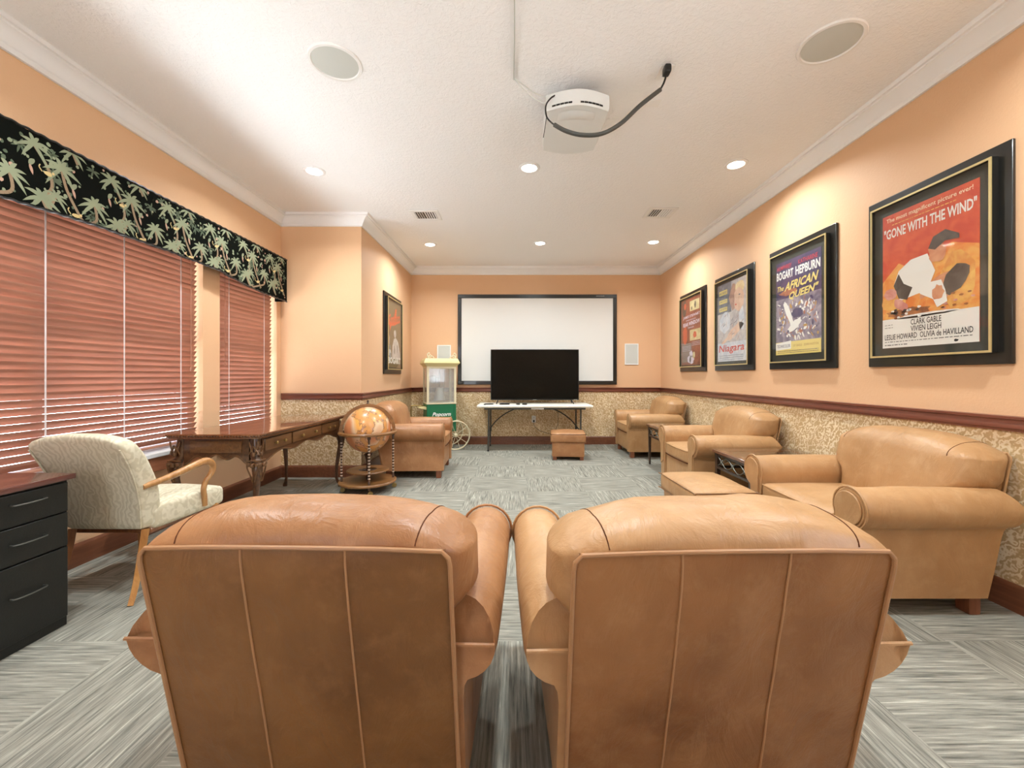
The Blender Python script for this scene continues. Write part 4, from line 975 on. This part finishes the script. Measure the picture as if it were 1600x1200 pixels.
m = MB(); m.lathe([(.095, .205), (.215, .205), (.222, .213), (.215, .222), (.095, .222), (.09, .213), (.095, .205)], 48); m.build('bottle_shelf', M['globe_wood'], t)
m = MB(); m.lathe([(0, .113), (.018, .113), (.012, .15), (.02, .18), (.014, .25), (.02, .32), (.03, .36), (.05, .385), (0, .40)], 20); m.tube([(-.21, 0, .213), (.21, 0, .213)], .010, 8); m.build('center_post', M['globe_dark'], t)
for k in range(4):
    a = R(-82+90*k); x, y = .265*math.cos(a), .265*math.sin(a); T_ = Matrix.Translation((x, y, 0))
    m = MB(); m.lathe([(0, .603), (.018, .603), (.018, .575), (.012, .57), (.012, .545), (.009, .54)] + [(.008, .16), (.012, .155), (.012, .113), (0, .113)], 14, T=T_)
    m.lathe([(0, .086), (.014, .086), (.014, .06), (0, .06)], 14, T=T_); l = m.build('leg', M['globe_dark'], t)
    m = MB()
    for q in range(12):
        z = .175+q*.031; m.lathe([(.004, z-.009), (.0115, z-.005), (.0135, z), (.0115, z+.005), (.004, z+.009)], 12, T=T_)
    m.build('beads', M['bead'], l)
    m = MB(); m.lathe([(0, -.011), (.022, -.011), (.026, -.005), (.026, .005), (.022, .011), (0, .011)], 20, T=Matrix.Translation((x+.012, y, .027)) @ Matrix.Rotation(PI/2, 4, 'X')); m.tube([(x, y, .062), (x+.006, y-.016, .05), (x+.012, y-.016, .027), (x+.012, y+.016, .027), (x+.006, y+.016, .05), (x, y, .062)], .004, 6); m.build('caster', M['brass'], l)

# ------------------------------------------------------------------ carved desk
t = thing('carved_desk', 'dark carved wooden desk with cabriole legs below the window', 'desk', (-2.205, 3.80, 0))
dx, dy_, H = .345, .775, .775
m = MB(); m.rbox((0, 0, H-.012), (dx, dy_, .012), .008, 5); m.rbox((0, 0, H-.030), (dx-.012, dy_-.012, .010), .006, 4); tp = m.build('desktop', M['desk_top'], t)
m = MB()
n = 120
per = [(-dx+2*dx*k/32, -dy_) for k in range(33)]+[(dx, -dy_+2*dy_*k/72) for k in range(1, 73)]
for x, y in per: m.rbox((x, y, H-.018), (.007, .007, .006), .004, 2)
m.build('beaded_edge', M['desk_wood'], tp)
m = MB(); ax, ay = dx-.045, dy_-.045; z0, z1 = .585, H-.038
m.box(-ax, -ax+.02, -ay+.07, ay-.07, z0+.02, z1); m.box(-ax+.07, ax-.07, ay-.02, ay, z0+.02, z1)
# shaped lower edges on the two faces in view
def skirt(L0, L1, fixed, axis):
    pts = []; N = 40
    for k in range(N+1):
        u = k/N; a = L0+(L1-L0)*u; c = abs(2*u-1)
        z = z0+.018*math.cos(c*PI*3)*(1-.3*c)-.045*max(0, c-.55)/.45+.012
        pts.append((a, z))
    pts += [(L1, z1), (L0, z1)]
    return pts
m.prism(skirt(-ax+.06, ax-.06, -ay, 'y'), -ay, -ay+.02, 'y'); m.build('apron', M['desk_wood'], t)
m = MB(); m.prism(skirt(-ay+.06, ay-.06, ax, 'x'), ax-.02, ax, 'x'); m.build('front_apron', M['desk_wood'], t)
m = MB(); m.rbox((0, -ay-.004, .675), (ax-.11, .008, .045), .006, 4); m.build('end_panel', M['desk_panel'], t)
for y0_, y1_ in ((-.65, -.28), (-.26, .26), (.28, .65)):
    m = MB(); m.rbox((ax+.006, (y0_+y1_)/2, .675), (.010, (y1_-y0_)/2, .046), .006, 4); dr = m.build('drawer', M['desk_panel'], t)
    for f in ((-.12, .12) if y1_-y0_ > .45 else (-.06, .06)):
        m = MB(); y = (y0_+y1_)/2+f; m.lathe([(0, 0), (.006, 0), (.006, .010), (.013, .016), (.013, .022), (.006, .027), (0, .028)], 16, T=Matrix.Translation((ax+.015, y, .675)) @ Matrix.Rotation(PI/2, 4, 'Y')); m.build('knob', M['brass'], dr)
def skirt_trim(m, pts, fn, r=.006): m.tube([fn(a, z) for a, z in pts[:-2]], r, 6)
m = MB(); skirt_trim(m, skirt(-ax+.06, ax-.06, 0, 'y'), lambda a, z: (a, -ay-.001, z)); skirt_trim(m, skirt(-ay+.06, ay-.06, 0, 'x'), lambda a, z: (ax+.001, a, z)); m.build('carved_trim', M['desk_panel'], t)
for sx in (-1, 1):
    for sy in (-1, 1):
        m = MB(); bx_, by_ = sx*(ax-.01), sy*(ay-.01)
        rings = []
        for z, off, h in ((H-.038, -.02, .055), (.70, -.018, .057), (.60, -.016, .058), (.575, .0, .052), (.55, .008, .060), (.50, .016, .056), (.44, .012, .044), (.34, -.004, .034), (.22, -.018, .026), (.10, -.020, .022), (.05, -.008, .026), (.03, .006, .034), (.012, .010, .038), (0, .008, .034)):
            cx_, cy_ = bx_+sx*off, by_+sy*off
            rings.append([(cx_+h*.5*math.cos(PI/4+PI/2*q+e_)*1.25, cy_+h*.5*math.sin(PI/4+PI/2*q+e_)*1.25, z) for q in range(4) for e_ in (-.25, .25)])
        n = 8; vs = [p for q in rings for p in q]; m.add(vs, [(i*n+q, i*n+(q+1) % n, (i+1)*n+(q+1) % n, (i+1)*n+q) for i in range(len(rings)-1) for q in range(n)]+[tuple(range(n)), tuple((len(rings)-1)*n+q for q in range(n))[::-1]])
        lg = m.build('leg', M['desk_wood'], t, sharp=60)
        m = MB()   # acanthus scrolls on the post and on the knee
        fx = lambda s: bx_+sx*.026
        for face in ('x', 'y'):
            def Q(a, z, o=0.0):
                return (bx_+sx*(.030+o), by_+a, z) if face == 'x' else (bx_+a, by_+sy*(.030+o), z)
            for s_ in (-1, 1):
                m.tube(smoothpath([Q(s_*.004, .61), Q(s_*.026, .66, .002), Q(s_*.034, .715), Q(s_*.02, .725)]), [.007]*18+[.004], 6) if False else m.tube(smoothpath([Q(s_*.002, .62), Q(s_*.022, .665, .002), Q(s_*.036, .715)]), .006, 6)
                m.tube(smoothpath([Q(s_*.036, .62), Q(s_*.020, .65, .002), Q(0, .68, .003)]), .006, 6)
                c = Q(s_*.032, .548, .012); m.rbox(c, (.015, .015, .015), .012, 3); m.tube(smoothpath([Q(s_*.05, .56, .004), Q(s_*.042, .52, .012), Q(s_*.02, .47, .012), Q(s_*.006, .42, .006)]), .006, 6)
            m.rbox(Q(0, .545, .022), (.014, .014, .018), .012, 3); m.rbox(Q(0, .62, .002), (.012, .012, .016), .01, 3)
            m.tube([Q(-.05, .572, .006), Q(0, .576, .010), Q(.05, .572, .006)], .006, 6)
        m.build('carving', M['brass'] if False else M['desk_panel'], lg)

# ------------------------------------------------------------------ upholstered open armchair
t = thing('upholstered_armchair', 'cream brocade armchair with curved wooden arms standing before the window', 'armchair', (-2.225, 2.25, 0), R(-1))
t.scale = (.94, .94, .98)
def bk(w, h):
    x, y, z = w; u = (z+h[2])/(2*h[2])
    x *= .82+.12*min(1, u*1.25)
    z -= .06*u*abs(x/h[0])**3
    y -= .16*u*u+.02*u
    y += (.022*(1-(x/h[0])**2)) if y > 0 else -.004*(1-(x/h[0])**2)
    if w.y > 0 and u < .9: y += .02*math.sin(PI*u)
    return (x, y, z)
m = MB(); m.rbox((0, .055, .645), (.28, .058, .275), .035, 12, fn=bk); b_ = m.build('backrest', M['brocade'], t)
def edge(s_, u, yy):
    p = bk(Vector((s_*.275, yy, -.275+.55*u)), (.275, .052, .275)); return (p[0], p[1]+.055-(.006 if yy < 0 else 0), p[2]+.645)
for s_ in (-1, 1): m = MB(); m.tube([edge(s_*.96, u, -.05) for u in [.03+.9*k/16 for k in range(17)]], .0045, 6); m.build('welt', M['brocade'], b_)
def st(w, h):
    x, y, z = w; u = (y+h[1])/(2*h[1]); x *= .86+.14*u
    if z > 0: z += .045*(1-(x/h[0])**2)*(1-(y/h[1])**2)
    return (x, y, z)
m = MB(); m.rbox((0, .32, .415), (.285, .27, .065), .04, 9, fn=st); m.build('seat', M['brocade'], t)
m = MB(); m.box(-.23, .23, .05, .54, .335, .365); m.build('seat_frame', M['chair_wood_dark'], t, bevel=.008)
for s_ in (-1, 1):
    m = MB(); pts = [(s_*.245, -.02, .615), (s_*.268, .10, .632), (s_*.285, .24, .658), (s_*.292, .36, .678), (s_*.294, .42, .668), (s_*.292, .455, .63), (s_*.288, .445, .585), (s_*.284, .405, .548), (s_*.282, .385, .50), (s_*.280, .395, .45), (s_*.275, .405, .39)]
    P_ = smoothpath(pts, 5); n = len(P_); m.tube(P_, [.016+.007*math.sin(PI*min(1, k/n*1.5)) if k < n*.7 else .017 for k in range(n)], 10); m.build('arm', M['chair_wood'], t)
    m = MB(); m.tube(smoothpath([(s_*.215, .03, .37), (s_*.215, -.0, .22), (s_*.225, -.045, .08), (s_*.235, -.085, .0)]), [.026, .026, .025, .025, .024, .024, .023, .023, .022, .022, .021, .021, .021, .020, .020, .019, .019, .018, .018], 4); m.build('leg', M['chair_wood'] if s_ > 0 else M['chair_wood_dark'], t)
    m = MB(); m.tube(smoothpath([(s_*.245, .51, .37), (s_*.262, .525, .29), (s_*.25, .51, .14), (s_*.25, .52, .04), (s_*.255, .535, .0)]), [.032]*6+[.028]*5+[.022]*5+[.017]*5+[.015]*3+[.022], 8); m.build('leg', M['chair_wood'], t)

# ------------------------------------------------------------------ black drawer pedestal
t = thing('drawer_cabinet', 'black three drawer cabinet with reddish brown top at the left edge', 'cabinet', (-2.45, 1.815, 0))
m = MB(); m.box(-.29, .285, -.205, .195, 0, .70); m.build('body', M['charcoal_wood'], t, bevel=.003)
m = MB(); m.rbox((0, 0, .714), (.31, .215, .014), .005, 4); m.build('top', M['cab_top'], t)
for z0_, z1_, hz_ in ((.552, .69, .645), (.388, .546, .475), (.05, .382, .245)):
    m = MB(); m.box(.285, .300, -.195, .185, z0_, z1_); dr = m.build('drawer', M['charcoal_wood'], t, bevel=.003)
    m = MB(); m.tube(smoothpath([(.30, -.045, hz_), (.322, -.040, hz_), (.330, .015, hz_), (.322, .075, hz_), (.30, .08, hz_)]), .0035, 8); m.build('handle', M['dull_steel'], dr)
